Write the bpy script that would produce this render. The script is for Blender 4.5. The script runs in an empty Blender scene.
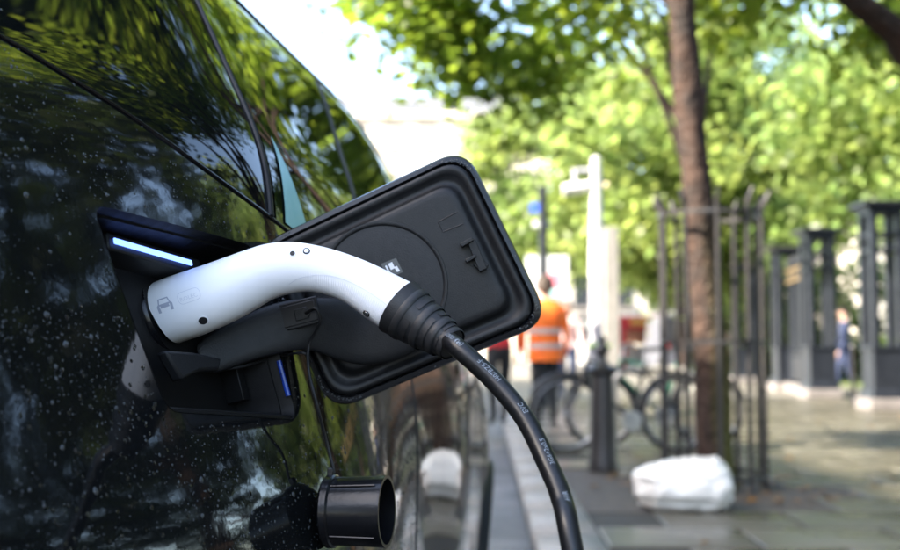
import bpy, bmesh, math, random
import numpy as np
from mathutils import Vector, Matrix, noise
from mathutils.bvhtree import BVHTree

random.seed(7)
RNG = np.random.default_rng(11)
scene = bpy.context.scene
COL = scene.collection
R = math.radians

# ------------------------------------------------------------------ camera
FPX = 1130.0                                   # focal length in pixels of a 900 px wide frame
PITCH = math.atan(73.0 / FPX)
CAM_Z = 0.95
cam_data = bpy.data.cameras.new('camera')
cam_data.sensor_width = 22.3
cam_data.lens = 22.3 * FPX / 900.0
cam_data.clip_start = 0.05
cam_data.clip_end = 2000.0
cam_data.dof.use_dof = True
cam_data.dof.focus_distance = 1.04
cam_data.dof.aperture_fstop = 3.1
cam = bpy.data.objects.new('camera', cam_data)
COL.objects.link(cam)
cam.location = (0, 0, CAM_Z)
cam.rotation_euler = (math.pi / 2 + PITCH, 0, 0)
scene.camera = cam

# ------------------------------------------------------------------ sky, sun, exposure
SUN_EL, SUN_AZ = R(36), R(-112)                # azimuth measured from +Y towards +X
world = bpy.data.worlds.new('World')
scene.world = world
world.use_nodes = True
wn = world.node_tree.nodes
sky = wn.new('ShaderNodeTexSky')
sky.sky_type = 'NISHITA'
sky.sun_disc = False
sky.sun_elevation = SUN_EL
sky.sun_rotation = SUN_AZ
sky.air_density = 1.0
sky.dust_density = 2.5
sky.ozone_density = 1.0
wn['Background'].inputs['Strength'].default_value = 0.15
world.node_tree.links.new(sky.outputs[0], wn['Background'].inputs['Color'])
sl = bpy.data.lights.new('sun', 'SUN')
sl.energy = 4.2
sl.angle = R(0.6)
sl.color = (1.0, 0.91, 0.76)
sun = bpy.data.objects.new('sun', sl)
COL.objects.link(sun)
to_sun = Vector((math.sin(SUN_AZ) * math.cos(SUN_EL), math.cos(SUN_AZ) * math.cos(SUN_EL), math.sin(SUN_EL)))
sun.rotation_euler = to_sun.to_track_quat('Z', 'Y').to_euler()
sun.location = to_sun * 60
scene.view_settings.view_transform = 'Standard'
scene.view_settings.look = 'None'
scene.view_settings.gamma = 1.0
scene.view_settings.exposure = 2.8
scene.render.engine = 'CYCLES'
scene.cycles.use_denoising = True
scene.cycles.max_bounces = 8
scene.cycles.transparent_max_bounces = 8
scene.cycles.caustics_reflective = False
scene.cycles.caustics_refractive = False
scene.cycles.sample_clamp_indirect = 8.0

# ------------------------------------------------------------------ projection helpers (photo pixels, 900 x 550)
C0 = np.array([0, 0, CAM_Z])
FW = np.array([0, math.cos(PITCH), math.sin(PITCH)])
UPV = np.array([0, -math.sin(PITCH), math.cos(PITCH)])

def ray(x, y):
    return FW * FPX + np.array([1.0, 0, 0]) * (x - 450) + UPV * (275 - y)

def at_depth(x, y, Y):                         # point on pixel (x, y) at world Y
    d = ray(x, y)
    return C0 + d * (Y / d[1])

def at_ground(x, y, z=0.0):
    d = ray(x, y)
    return C0 + d * ((z - CAM_Z) / d[2])

def proj(P):
    P = np.asarray(P, float) - C0
    k = FPX / (P @ FW)
    return np.stack([450 + P[..., 0] * k, 275 - (P @ UPV) * k], -1)

TH = math.atan(128 / 1132.4)                   # car heading
CU = np.array([math.sin(TH), math.cos(TH), 0])  # along the car, forwards
CR = np.array([math.cos(TH), -math.sin(TH), 0])  # outwards from the car's kerb side
DQ = 0.36
EZ = np.array([0, 0, 1.0])

def c2w(s, q, z):
    s, q, z = np.broadcast_arrays(np.asarray(s, float), np.asarray(q, float), np.asarray(z, float))
    return s[..., None] * CU + (q[..., None] - DQ) * CR + z[..., None] * EZ

def at_s(x, y, s):                             # pixel -> point on the plane across the car at s
    d = ray(x, y)
    return C0 + d * (s / (d @ CU))

# ------------------------------------------------------------------ materials
MATS = {}

def mat(name, col, rough=0.5, metal=0.0, coat=0.0, ior=1.5, spec=0.5, noise_scale=None, col2=None, bump=0.0, bump_scale=None,
        rough2=None, emit=None, estr=0.0, trans=0.0, coords='Object', detail=5):
    m = bpy.data.materials.new(name)
    m.use_nodes = True
    nt = m.node_tree
    b = nt.nodes['Principled BSDF']
    b.inputs['Base Color'].default_value = (*col, 1)
    b.inputs['Roughness'].default_value = rough
    b.inputs['Metallic'].default_value = metal
    b.inputs['Coat Weight'].default_value = coat
    b.inputs['Coat Roughness'].default_value = 0.03
    b.inputs['IOR'].default_value = ior
    b.inputs['Specular IOR Level'].default_value = spec
    b.inputs['Transmission Weight'].default_value = trans
    if emit:
        b.inputs['Emission Color'].default_value = (*emit, 1)
        b.inputs['Emission Strength'].default_value = estr
    if noise_scale:
        tc = nt.nodes.new('ShaderNodeTexCoord')
        nz = nt.nodes.new('ShaderNodeTexNoise')
        nz.inputs['Scale'].default_value = noise_scale
        nz.inputs['Detail'].default_value = detail
        nt.links.new(tc.outputs[coords], nz.inputs['Vector'])
        if col2:
            mx = nt.nodes.new('ShaderNodeValToRGB')
            mx.color_ramp.elements[0].position = 0.32
            mx.color_ramp.elements[1].position = 0.68
            mx.color_ramp.elements[0].color = (*col, 1)
            mx.color_ramp.elements[1].color = (*col2, 1)
            nt.links.new(nz.outputs['Fac'], mx.inputs['Fac'])
            nt.links.new(mx.outputs['Color'], b.inputs['Base Color'])
        if rough2 is not None:
            mr = nt.nodes.new('ShaderNodeMapRange')
            mr.inputs['From Min'].default_value = 0.3
            mr.inputs['From Max'].default_value = 0.7
            mr.inputs['To Min'].default_value = rough
            mr.inputs['To Max'].default_value = rough2
            nt.links.new(nz.outputs['Fac'], mr.inputs['Value'])
            nt.links.new(mr.outputs[0], b.inputs['Roughness'])
        if bump:
            nb = nt.nodes.new('ShaderNodeTexNoise')
            nb.inputs['Scale'].default_value = bump_scale or noise_scale * 3
            nb.inputs['Detail'].default_value = 4
            nt.links.new(tc.outputs[coords], nb.inputs['Vector'])
            bp = nt.nodes.new('ShaderNodeBump')
            bp.inputs['Strength'].default_value = bump
            bp.inputs['Distance'].default_value = 0.01
            nt.links.new(nb.outputs['Fac'], bp.inputs['Height'])
            nt.links.new(bp.outputs[0], b.inputs['Normal'])
    MATS[name] = m
    return m

M = MATS
mat('paint', (0.006, 0.0065, 0.007), 0.035, coat=0.0, ior=1.75, noise_scale=9, bump=0.026, bump_scale=17, rough2=0.065)
mat('tinted_glass', (0.004, 0.005, 0.005), 0.01, ior=1.37, noise_scale=3, bump=0.006, bump_scale=5)
mat('teal_reflection', (0.22, 0.50, 0.52), 0.25, noise_scale=30, col2=(0.28, 0.56, 0.58))
mat('roof_black', (0.008, 0.008, 0.009), 0.55, spec=0.12, noise_scale=40, rough2=0.65, bump=0.05)
mat('trim', (0.008, 0.008, 0.009), 0.22, spec=0.35, noise_scale=60, bump=0.05)
mat('plastic', (0.007, 0.0072, 0.008), 0.45, spec=0.30, noise_scale=160, col2=(0.010, 0.0102, 0.011), bump=0.10, bump_scale=900)
mat('plastic_soft', (0.011, 0.0115, 0.013), 0.5, spec=0.30, noise_scale=120, col2=(0.015, 0.0155, 0.017), bump=0.1, bump_scale=700)
mat('plastic_gloss', (0.006, 0.006, 0.007), 0.22, spec=0.35, noise_scale=60, bump=0.03, bump_scale=200)
mat('recess_black', (0.004, 0.004, 0.0045), 0.5, spec=0.2, noise_scale=160, col2=(0.006, 0.006, 0.0065), bump=0.1, bump_scale=900)
mat('rubber', (0.007, 0.007, 0.0075), 0.5, spec=0.3, noise_scale=140, col2=(0.011, 0.011, 0.0115), bump=0.1, bump_scale=900)
mat('boot_rubber', (0.013, 0.013, 0.014), 0.5, spec=0.4, noise_scale=140, col2=(0.018, 0.018, 0.019), bump=0.1, bump_scale=900)
mat('cable_rubber', (0.006, 0.006, 0.0065), 0.30, spec=0.4, noise_scale=90, rough2=0.42, bump=0.05, bump_scale=500)
mat('led', (0.6, 0.85, 1.0), 0.3, emit=(0.13, 0.25, 1.0), estr=0.50)
mat('led_reflection', (0.004, 0.012, 0.10), 0.2, noise_scale=120, col2=(0.01, 0.05, 0.34))
mat('water_drop', (0.040, 0.043, 0.046), 0.10, ior=1.5)  # grey base colour stands in for light caught in the drops
mat('water_clear', (1, 1, 1), 0.0, ior=1.333, trans=1.0)
mat('print_grey', (0.40, 0.42, 0.50), 0.5)
mat('print_faint', (0.64, 0.65, 0.71), 0.5)
mat('print_white', (0.20, 0.225, 0.25), 0.5)
mat('steel', (0.45, 0.45, 0.46), 0.3, metal=1.0, noise_scale=80, rough2=0.5)
mat('hole_black', (0.006, 0.006, 0.007), 0.6)
mat('label_film', (0.05, 0.055, 0.06), 0.35)
mat('tyre', (0.02, 0.02, 0.02), 0.8, noise_scale=60, col2=(0.035, 0.034, 0.032))
mat('alloy', (0.35, 0.35, 0.36), 0.3, metal=1.0, noise_scale=30, rough2=0.45)
mat('head_lens', (0.6, 0.6, 0.62), 0.08)
mat('tail_lens', (0.28, 0.01, 0.01), 0.08)
mat('asphalt', (0.035, 0.036, 0.038), 0.28, noise_scale=1.4, col2=(0.06, 0.06, 0.06), rough2=0.7, bump=0.5, bump_scale=120)
mat('granite', (0.20, 0.19, 0.175), 0.60, spec=0.3, noise_scale=40, col2=(0.27, 0.255, 0.235), rough2=0.45, bump=0.15, bump_scale=160)
mat('york_stone', (0.050, 0.045, 0.032), 0.17, spec=0.33, noise_scale=1.3, col2=(0.095, 0.085, 0.062), rough2=0.45, bump=0.10, bump_scale=30)
mat('york_stone_pale', (0.072, 0.065, 0.048), 0.19, spec=0.33, noise_scale=1.7, col2=(0.13, 0.118, 0.088), rough2=0.48, bump=0.10, bump_scale=30)
mat('paving_dry', (0.11, 0.10, 0.085), 0.6, spec=0.2, noise_scale=0.8, col2=(0.16, 0.15, 0.125), rough2=0.45, bump=0.1, bump_scale=20)
mat('lawn', (0.05, 0.075, 0.018), 0.8, noise_scale=0.9, col2=(0.085, 0.11, 0.03), bump=0.6, bump_scale=40)
mat('joint', (0.016, 0.015, 0.012), 0.8, noise_scale=8, col2=(0.03, 0.028, 0.022))
mat('soil', (0.035, 0.028, 0.022), 0.7, noise_scale=14, col2=(0.075, 0.062, 0.05), bump=0.8, bump_scale=60)
mat('earth', (0.06, 0.065, 0.04), 0.9, noise_scale=0.3, col2=(0.09, 0.085, 0.06))
mat('iron', (0.018, 0.018, 0.02), 0.38, noise_scale=30, col2=(0.03, 0.026, 0.024), bump=0.1)
mat('iron_rust', (0.03, 0.026, 0.026), 0.45, noise_scale=12, col2=(0.075, 0.04, 0.03), bump=0.1)
mat('iron_blue', (0.010, 0.012, 0.017), 0.36, spec=0.35, noise_scale=6, col2=(0.018, 0.021, 0.028), bump=0.1)
mat('gilt', (0.34, 0.23, 0.10), 0.4, metal=0.5, noise_scale=20, col2=(0.26, 0.20, 0.12))
mat('plinth_stone', (0.15, 0.135, 0.13), 0.5, noise_scale=6, col2=(0.21, 0.19, 0.18), bump=0.2)
mat('white_post', (0.52, 0.52, 0.50), 0.35, noise_scale=3, col2=(0.60, 0.60, 0.58))
mat('post_grey', (0.34, 0.34, 0.38), 0.45, noise_scale=3, col2=(0.42, 0.41, 0.44))
mat('concrete', (0.20, 0.19, 0.175), 0.7, noise_scale=5, col2=(0.27, 0.255, 0.235), bump=0.2)
mat('warm_lamp', (0.9, 0.75, 0.45), 0.3)
mat('sign_blue', (0.05, 0.12, 0.62), 0.35, noise_scale=9, col2=(0.06, 0.15, 0.7))
mat('board_pale', (0.58, 0.61, 0.64), 0.4, noise_scale=2, col2=(0.66, 0.68, 0.70))
mat('board_pink', (0.72, 0.22, 0.28), 0.4)
mat('board_teal', (0.3, 0.6, 0.58), 0.4)
mat('sack', (0.80, 0.77, 0.72), 0.36, noise_scale=5, col2=(0.86, 0.83, 0.78), bump=0.55, bump_scale=22)
mat('stand_steel', (0.48, 0.44, 0.39), 0.35, metal=0.5, noise_scale=14, rough2=0.5)
mat('bike_black', (0.016, 0.016, 0.018), 0.3, noise_scale=20, rough2=0.4)
mat('bike_lime', (0.36, 0.62, 0.06), 0.35, noise_scale=20, col2=(0.42, 0.66, 0.1))
mat('bike_green', (0.02, 0.14, 0.09), 0.3, noise_scale=20, col2=(0.03, 0.18, 0.11))
mat('bottle_blue', (0.22, 0.48, 0.72), 0.3, noise_scale=20, col2=(0.28, 0.54, 0.76))
mat('hivis', (0.95, 0.13, 0.010), 0.6, emit=(1.0, 0.16, 0.01), estr=0.0, noise_scale=14, col2=(0.98, 0.22, 0.02), bump=0.3)
mat('band_silver', (0.42, 0.42, 0.42), 0.4, noise_scale=20, col2=(0.5, 0.5, 0.5))
mat('cloth_black', (0.014, 0.014, 0.016), 0.85, noise_scale=20, col2=(0.022, 0.022, 0.024))
mat('cloth_red', (0.50, 0.02, 0.025), 0.8, noise_scale=14, col2=(0.60, 0.03, 0.035))
mat('cloth_navy', (0.018, 0.028, 0.07), 0.85, noise_scale=14, col2=(0.028, 0.04, 0.09))
mat('cloth_pink', (0.62, 0.40, 0.40), 0.8, noise_scale=14, col2=(0.7, 0.5, 0.5))
mat('skin', (0.48, 0.29, 0.21), 0.55, noise_scale=30, col2=(0.54, 0.33, 0.25))
mat('hair', (0.03, 0.02, 0.014), 0.7, noise_scale=90, col2=(0.05, 0.03, 0.02))
mat('facade_cream', (0.62, 0.55, 0.44), 0.8, noise_scale=0.5, col2=(0.70, 0.62, 0.50))
mat('facade_pale', (0.36, 0.34, 0.31), 0.8, noise_scale=0.4, col2=(0.44, 0.41, 0.37))
mat('facade_brick', (0.24, 0.13, 0.09), 0.85, noise_scale=2, col2=(0.32, 0.18, 0.12))
mat('slate', (0.08, 0.085, 0.1), 0.6, noise_scale=2, col2=(0.12, 0.125, 0.14))
mat('window_glass', (0.03, 0.035, 0.04), 0.05, noise_scale=1, bump=0.01)
mat('window_blind', (0.42, 0.38, 0.31), 0.3, noise_scale=1, col2=(0.5, 0.45, 0.36))
mat('kiosk_red', (0.58, 0.04, 0.07), 0.4, noise_scale=4, col2=(0.66, 0.06, 0.09))
mat('kiosk_yellow', (0.75, 0.45, 0.12), 0.5, noise_scale=4, col2=(0.8, 0.5, 0.16))
mat('van_grey', (0.07, 0.075, 0.10), 0.3, noise_scale=4, col2=(0.085, 0.09, 0.12))
mat('van_white', (0.72, 0.73, 0.75), 0.25, noise_scale=4, col2=(0.78, 0.79, 0.8))

# handle plastic: white with fine grip lines towards the cable end (driven by the UV laid along the handle)
def handle_material():
    m = mat('handle_white', (0.78, 0.78, 0.80), 0.36, noise_scale=22, col2=(0.84, 0.84, 0.86), detail=9, rough2=0.28)
    nt = m.node_tree
    b = nt.nodes['Principled BSDF']
    b.inputs['Subsurface Weight'].default_value = 0.0
    uv = nt.nodes.new('ShaderNodeTexCoord')
    sp = nt.nodes.new('ShaderNodeSeparateXYZ')
    nt.links.new(uv.outputs['UV'], sp.inputs[0])
    wv = nt.nodes.new('ShaderNodeMath'); wv.operation = 'SINE'
    ml = nt.nodes.new('ShaderNodeMath'); ml.operation = 'MULTIPLY'; ml.inputs[1].default_value = 820.0
    nt.links.new(sp.outputs['X'], ml.inputs[0]); nt.links.new(ml.outputs[0], wv.inputs[0])
    def ramp(sock, a, c):
        r = nt.nodes.new('ShaderNodeMapRange'); r.interpolation_type = 'SMOOTHSTEP'
        r.inputs['From Min'].default_value = a; r.inputs['From Max'].default_value = c
        nt.links.new(sock, r.inputs['Value']); return r.outputs[0]
    mask_u = ramp(sp.outputs['X'], 0.58, 0.80)
    mask_v = ramp(sp.outputs['Y'], 0.44, 0.40)
    m1 = nt.nodes.new('ShaderNodeMath'); m1.operation = 'MULTIPLY'
    nt.links.new(mask_u, m1.inputs[0]); nt.links.new(mask_v, m1.inputs[1])
    m2 = nt.nodes.new('ShaderNodeMath'); m2.operation = 'MULTIPLY'
    nt.links.new(m1.outputs[0], m2.inputs[0]); nt.links.new(wv.outputs[0], m2.inputs[1])
    bp = nt.nodes.new('ShaderNodeBump'); bp.inputs['Strength'].default_value = 0.12; bp.inputs['Distance'].default_value = 0.0008
    nt.links.new(m2.outputs[0], bp.inputs['Height']); nt.links.new(bp.outputs[0], b.inputs['Normal'])
handle_material()

def leaf_material(name, c1, c2, t1, t2, tw=0.45):
    m = bpy.data.materials.new(name); m.use_nodes = True
    nt = m.node_tree; nt.nodes.clear()
    out = nt.nodes.new('ShaderNodeOutputMaterial')
    at = nt.nodes.new('ShaderNodeAttribute'); at.attribute_name = 'leaf_var'
    def ramp(a, b_):
        r = nt.nodes.new('ShaderNodeValToRGB')
        r.color_ramp.elements[0].color = (*a, 1); r.color_ramp.elements[1].color = (*b_, 1)
        nt.links.new(at.outputs['Fac'], r.inputs['Fac']); return r
    d = nt.nodes.new('ShaderNodeBsdfPrincipled'); d.inputs['Roughness'].default_value = 0.42
    nt.links.new(ramp(c1, c2).outputs[0], d.inputs['Base Color'])
    t = nt.nodes.new('ShaderNodeBsdfTranslucent')
    nt.links.new(ramp(t1, t2).outputs[0], t.inputs['Color'])
    mx = nt.nodes.new('ShaderNodeMixShader'); mx.inputs[0].default_value = tw
    nt.links.new(d.outputs[0], mx.inputs[1]); nt.links.new(t.outputs[0], mx.inputs[2])
    nt.links.new(mx.outputs[0], out.inputs['Surface'])
    M[name] = m
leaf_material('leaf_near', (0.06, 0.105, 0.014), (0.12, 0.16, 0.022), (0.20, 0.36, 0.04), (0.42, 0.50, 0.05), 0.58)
leaf_material('leaf_shade', (0.014, 0.026, 0.006), (0.034, 0.05, 0.010), (0.025, 0.055, 0.010), (0.08, 0.12, 0.015), 0.35)  # shaded copy of the leaves, the shade is put into the darker colour
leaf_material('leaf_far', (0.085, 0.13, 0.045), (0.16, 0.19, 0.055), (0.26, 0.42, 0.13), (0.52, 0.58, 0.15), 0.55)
leaf_material('leaf_brown', (0.12, 0.055, 0.015), (0.26, 0.13, 0.03), (0.2, 0.09, 0.02), (0.3, 0.16, 0.03), 0.2)

def bark_material():
    m = mat('bark', (0.014, 0.008, 0.006), 0.85, noise_scale=7, col2=(0.045, 0.021, 0.012), bump=0.9, bump_scale=18)
    nt = m.node_tree; b = nt.nodes['Principled BSDF']
    src = b.inputs['Base Color'].links[0].from_socket
    g = nt.nodes.new('ShaderNodeNewGeometry'); sp = nt.nodes.new('ShaderNodeSeparateXYZ')
    nt.links.new(g.outputs['Normal'], sp.inputs[0])
    g2 = nt.nodes.new('ShaderNodeTexCoord'); sp2 = nt.nodes.new('ShaderNodeSeparateXYZ')
    nt.links.new(g2.outputs['Object'], sp2.inputs[0])
    a = nt.nodes.new('ShaderNodeMapRange'); a.inputs['From Min'].default_value = -0.35; a.inputs['From Max'].default_value = 0.7
    nt.links.new(sp.outputs['X'], a.inputs['Value'])
    h = nt.nodes.new('ShaderNodeMapRange'); h.inputs['From Min'].default_value = 2.0; h.inputs['From Max'].default_value = 0.4
    nt.links.new(sp2.outputs['Z'], h.inputs['Value'])
    f = nt.nodes.new('ShaderNodeMath'); f.operation = 'MULTIPLY'
    nt.links.new(a.outputs[0], f.inputs[0]); nt.links.new(h.outputs[0], f.inputs[1])
    mx = nt.nodes.new('ShaderNodeMix'); mx.data_type = 'RGBA'
    nt.links.new(f.outputs[0], mx.inputs[0]); nt.links.new(src, mx.inputs[6]); mx.inputs[7].default_value = (0.080, 0.078, 0.012, 1)
    nt.links.new(mx.outputs[2], b.inputs['Base Color'])
bark_material()
for nd in M['bark'].node_tree.nodes:
    if nd.type == 'BUMP': nd.inputs['Distance'].default_value = 0.05; nd.inputs['Strength'].default_value = 1.0

# ------------------------------------------------------------------ object helpers
def tag(o, label=None, cat=None, group=None, kind=None):
    if label: o['label'] = label
    if cat: o['category'] = cat
    if group: o['group'] = group
    if kind: o['kind'] = kind
    return o

def thing(name, label, cat, loc=(0, 0, 0), group=None, rotz=0.0):
    o = bpy.data.objects.new(name, None)
    o.empty_display_size = 0.1
    COL.objects.link(o)
    o.location = loc
    o.rotation_euler = (0, 0, rotz)
    return tag(o, label, cat, group)

def root_matrix(o):
    m = Matrix.Identity(4)
    while o is not None:
        m = Matrix.LocRotScale(o.location, o.rotation_euler, o.scale) @ m
        o = o.parent
    return m

def link_mesh(name, me, material, parent=None, world_verts=True):
    if material is not None:
        me.materials.append(M[material] if isinstance(material, str) else material)
    o = bpy.data.objects.new(name, me)
    COL.objects.link(o)
    if parent is not None:
        o.parent = parent
        if world_verts:
            inv = root_matrix(parent).inverted()
            me.transform(inv)
    return o

def frame(axis):
    a = Vector(axis).normalized()
    h = Vector((0, 0, 1)) if abs(a.z) < 0.9 else Vector((1, 0, 0))
    x = h.cross(a).normalized()
    return x, a.cross(x).normalized(), a

class MB:
    def __init__(self):
        self.v, self.f = [], []
    def add(self, vs, fs):
        k = len(self.v)
        self.v += [tuple(p) for p in vs]
        self.f += [tuple(i + k for i in f) for f in fs]
        return self
    def box(self, c, size, rotz=0.0, mtx=None, taper=1.0):
        sx, sy, sz = [a / 2 for a in size]
        vs = []
        for dz in (-1, 1):
            t = taper if dz > 0 else 1.0
            for dx, dy in ((-1, -1), (1, -1), (1, 1), (-1, 1)):
                p = Vector((dx * sx * t, dy * sy * t, dz * sz))
                if mtx is not None: p = mtx @ p
                elif rotz: p = Matrix.Rotation(rotz, 3, 'Z') @ p
                vs.append(p + Vector(c))
        return self.add(vs, [(3, 2, 1, 0), (4, 5, 6, 7), (0, 1, 5, 4), (1, 2, 6, 5), (2, 3, 7, 6), (3, 0, 4, 7)])
    def loops(self, loops, cap0=True, cap1=True, closed=True):
        n = len(loops[0]); vs = [p for l in loops for p in l]; fs = []
        for i in range(len(loops) - 1):
            for j in range(n if closed else n - 1):
                a, b = i * n + j, i * n + (j + 1) % n
                fs.append((a, b, b + n, a + n))
        if cap0: fs.append(tuple(range(n - 1, -1, -1)))
        if cap1: fs.append(tuple((len(loops) - 1) * n + j for j in range(n)))
        return self.add(vs, fs)
    def tube(self, pts, rad, n=8, caps=True, closed=False):
        pts = [Vector(p) for p in pts]
        if not hasattr(rad, '__len__'): rad = [rad] * len(pts)
        loops = []; x = None; m = len(pts)
        for i, p in enumerate(pts):
            if closed: t = pts[(i + 1) % m] - pts[i - 1]
            else: t = pts[min(i + 1, m - 1)] - pts[max(i - 1, 0)]
            t.normalize()
            if x is None: x, y, _ = frame(t)
            else:
                x = (x - t * x.dot(t)).normalized(); y = t.cross(x)
            loops.append([p + (x * math.cos(2 * math.pi * k / n) + y * math.sin(2 * math.pi * k / n)) * rad[i] for k in range(n)])
        if closed:
            loops.append(loops[0])
            return self.loops(loops, False, False)
        return self.loops(loops, caps, caps)
    def lathe(self, base, axis, prof, n=20, caps=True):
        x, y, a = frame(axis); base = Vector(base)
        return self.loops([[base + a * h + (x * math.cos(2 * math.pi * k / n) + y * math.sin(2 * math.pi * k / n)) * r for k in range(n)] for r, h in prof], caps, caps)
    def ellipsoid(self, c, rx, ry, rz, n=12, m=8):
        loops = []
        for i in range(m + 1):
            th = math.pi * (0.02 + 0.96 * i / m)
            loops.append([(c[0] + rx * math.sin(th) * math.cos(2 * math.pi * k / n), c[1] + ry * math.sin(th) * math.sin(2 * math.pi * k / n), c[2] - rz * math.cos(th)) for k in range(n)])
        return self.loops(loops)
    def mesh(self, name, smooth=35):
        me = bpy.data.meshes.new(name)
        me.from_pydata([tuple(map(float, p)) for p in self.v], [], self.f)
        me.update()
        bm = bmesh.new(); bm.from_mesh(me)
        bmesh.ops.recalc_face_normals(bm, faces=bm.faces)
        bm.to_mesh(me); bm.free()
        if smooth is not None:
            me.shade_smooth(); me.set_sharp_from_angle(angle=R(smooth))
        return me
    def build(self, name, material, parent=None, smooth=35, bevel=0.0, seg=2, world_verts=True):
        o = link_mesh(name, self.mesh(name, smooth), material, parent, world_verts)
        if bevel:
            b = o.modifiers.new('bevel', 'BEVEL'); b.width = bevel; b.segments = seg; b.limit_method = 'ANGLE'; b.angle_limit = R(40)
            b.harden_normals = False
        return o

def one(name, material, label, cat, mb, group=None, loc=None, bevel=0.0, kind=None, smooth=35):
    o = mb.build(name, material, None, smooth, bevel)
    return tag(o, label, cat, group, kind)

def catmull(pts, n=10):
    pts = [np.array(p, float) for p in pts]
    P = [2 * pts[0] - pts[1]] + pts + [2 * pts[-1] - pts[-2]]
    out = []
    for i in range(1, len(P) - 2):
        for k in range(n):
            t = k / n
            a, b, c, d = P[i - 1], P[i], P[i + 1], P[i + 2]
            out.append(0.5 * (2 * b + (c - a) * t + (2 * a - 5 * b + 4 * c - d) * t * t + (3 * b - a - 3 * c + d) * t ** 3))
    out.append(pts[-1])
    return np.array(out)

def text_mesh(body, size):
    cu = bpy.data.curves.new('lettering', 'FONT'); cu.body = body; cu.size = size; cu.resolution_u = 2
    o = bpy.data.objects.new('lettering', cu); COL.objects.link(o)
    dg = bpy.context.evaluated_depsgraph_get()
    me = bpy.data.meshes.new_from_object(o.evaluated_get(dg))
    bpy.data.objects.remove(o); bpy.data.curves.remove(cu)
    vs = [tuple(v.co) for v in me.vertices]; fs = [tuple(p.vertices) for p in me.polygons]
    bpy.data.meshes.remove(me)
    return vs, fs

# ================================================================== SETTING: ground, road, kerb, pavement
KA = math.atan(0.029)
K0 = np.array([0.26, 0.0])
KDIR = np.array([math.sin(KA), math.cos(KA)]); KOUT = np.array([math.cos(KA), -math.sin(KA)])

def k2w(w, l, z):                              # w metres to the right of the kerb face, l metres along it
    p = K0 + KOUT * w + KDIR * l
    return (p[0], p[1], z)

def sheet(name, x0, x1, y0, y1, z, material, street=True):
    f = (lambda x, y: k2w(x, y, z)) if street else (lambda x, y: (x, y, z))
    mb = MB().add([f(x0, y0), f(x1, y0), f(x1, y1), f(x0, y1)], [(0, 1, 2, 3)])
    return tag(mb.build(name, material, None, None), kind='structure')

sheet('ground', -900, 900, -900, 900, -0.16, 'earth', False)
sheet('road', -9.0, 0.02, -60, 140, -0.12, 'asphalt')
pavement = sheet('pavement', 0.28, 26.0, -20, 120, -0.012, 'joint')
opposite = MB().box(k2w(-11.5, 40, -0.06), (5.0, 200, 0.13), -KA).build('far_pavement', 'york_stone', None, None)
tag(opposite, kind='structure')
kerb = MB().box(k2w(0.165, 40, -0.10), (0.27, 200, 0.12), -KA).build('kerb', 'joint', None, None)
tag(kerb, kind='structure')
ks = None
l = -3.0
while l < 46:
    ln = 0.92
    if ks is None:
        mb = MB().box((0, 0, -0.062), (0.325, ln - 0.012, 0.15))
        me = mb.mesh('kerb_stone', None)
        bm = bmesh.new(); bm.from_mesh(me)
        bmesh.ops.bevel(bm, geom=bm.edges[:], offset=0.012, segments=2, affect='EDGES'); bm.to_mesh(me); bm.free()
        me.shade_smooth(); me.materials.append(M['granite']); ks = me
    o = bpy.data.objects.new('kerb_stone', ks); COL.objects.link(o); o.parent = kerb
    o.location = k2w(0.165, l, 0.004 + random.uniform(-0.002, 0.003)); o.rotation_euler = (random.uniform(-.004, .004), random.uniform(-.004, .004), -KA)
    l += ln

# tree pit position: the guarded tree
TREE = at_ground(716, 489)
PIT = (TREE[0] + 0.02, TREE[1] + 0.10)
PITW = (1.5, 1.7)                             # half sizes come from these
slab_meshes = []
for wv, lv in ((0.745, 0.60), (0.745, 0.60)):
    me = MB().box((0, 0, -0.02), (wv - 0.026, lv - 0.026, 0.04)).mesh('paving_slab', None)
    bm = bmesh.new(); bm.from_mesh(me)
    bmesh.ops.bevel(bm, geom=bm.edges[:], offset=0.006, segments=1, affect='EDGES'); bm.to_mesh(me); bm.free()
    slab_meshes.append(me)
slab_meshes[0].materials.append(M['york_stone']); slab_meshes[1].materials.append(M['york_stone_pale'])
nslab = 0
row = 0; l = 3.4
while l < 21.5:
    off = 0.37 if row % 2 else 0.0
    w = 0.338 + 0.3725 - off
    while w < 8.2:
        p = k2w(w, l, 0)
        if not (abs(p[0] - PIT[0]) < PITW[0] / 2 + 0.05 and abs(p[1] - PIT[1]) < PITW[1] / 2 + 0.05):
            px = proj(np.array(p))
            if -60 < px[0] < 1010 and nslab < 300 and w > 0.5:
                o = bpy.data.objects.new('paving_slab', slab_meshes[1 if random.random() < 0.35 else 0]); COL.objects.link(o); o.parent = pavement
                o.location = (p[0], p[1], random.uniform(-0.002, 0.002))
                o.rotation_euler = (random.uniform(-.005, .005), random.uniform(-.005, .005), -KA)
                nslab += 1
        w += 0.745
    l += 0.60; row += 1
pave_far = sheet('far_paving', 0.35, 26.0, 21.4, 120, 0.0, 'paving_dry')
lawn = sheet('lawn', 8.6, 60.0, 10.0, 64, 0.006, 'lawn')
MB().box((PIT[0], PIT[1], -0.017), (PITW[0] + 0.75, PITW[1] + 0.6, 0.02)).build('tree_pit', 'soil', None, None)
tag(bpy.data.objects['tree_pit'], kind='structure')

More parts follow.
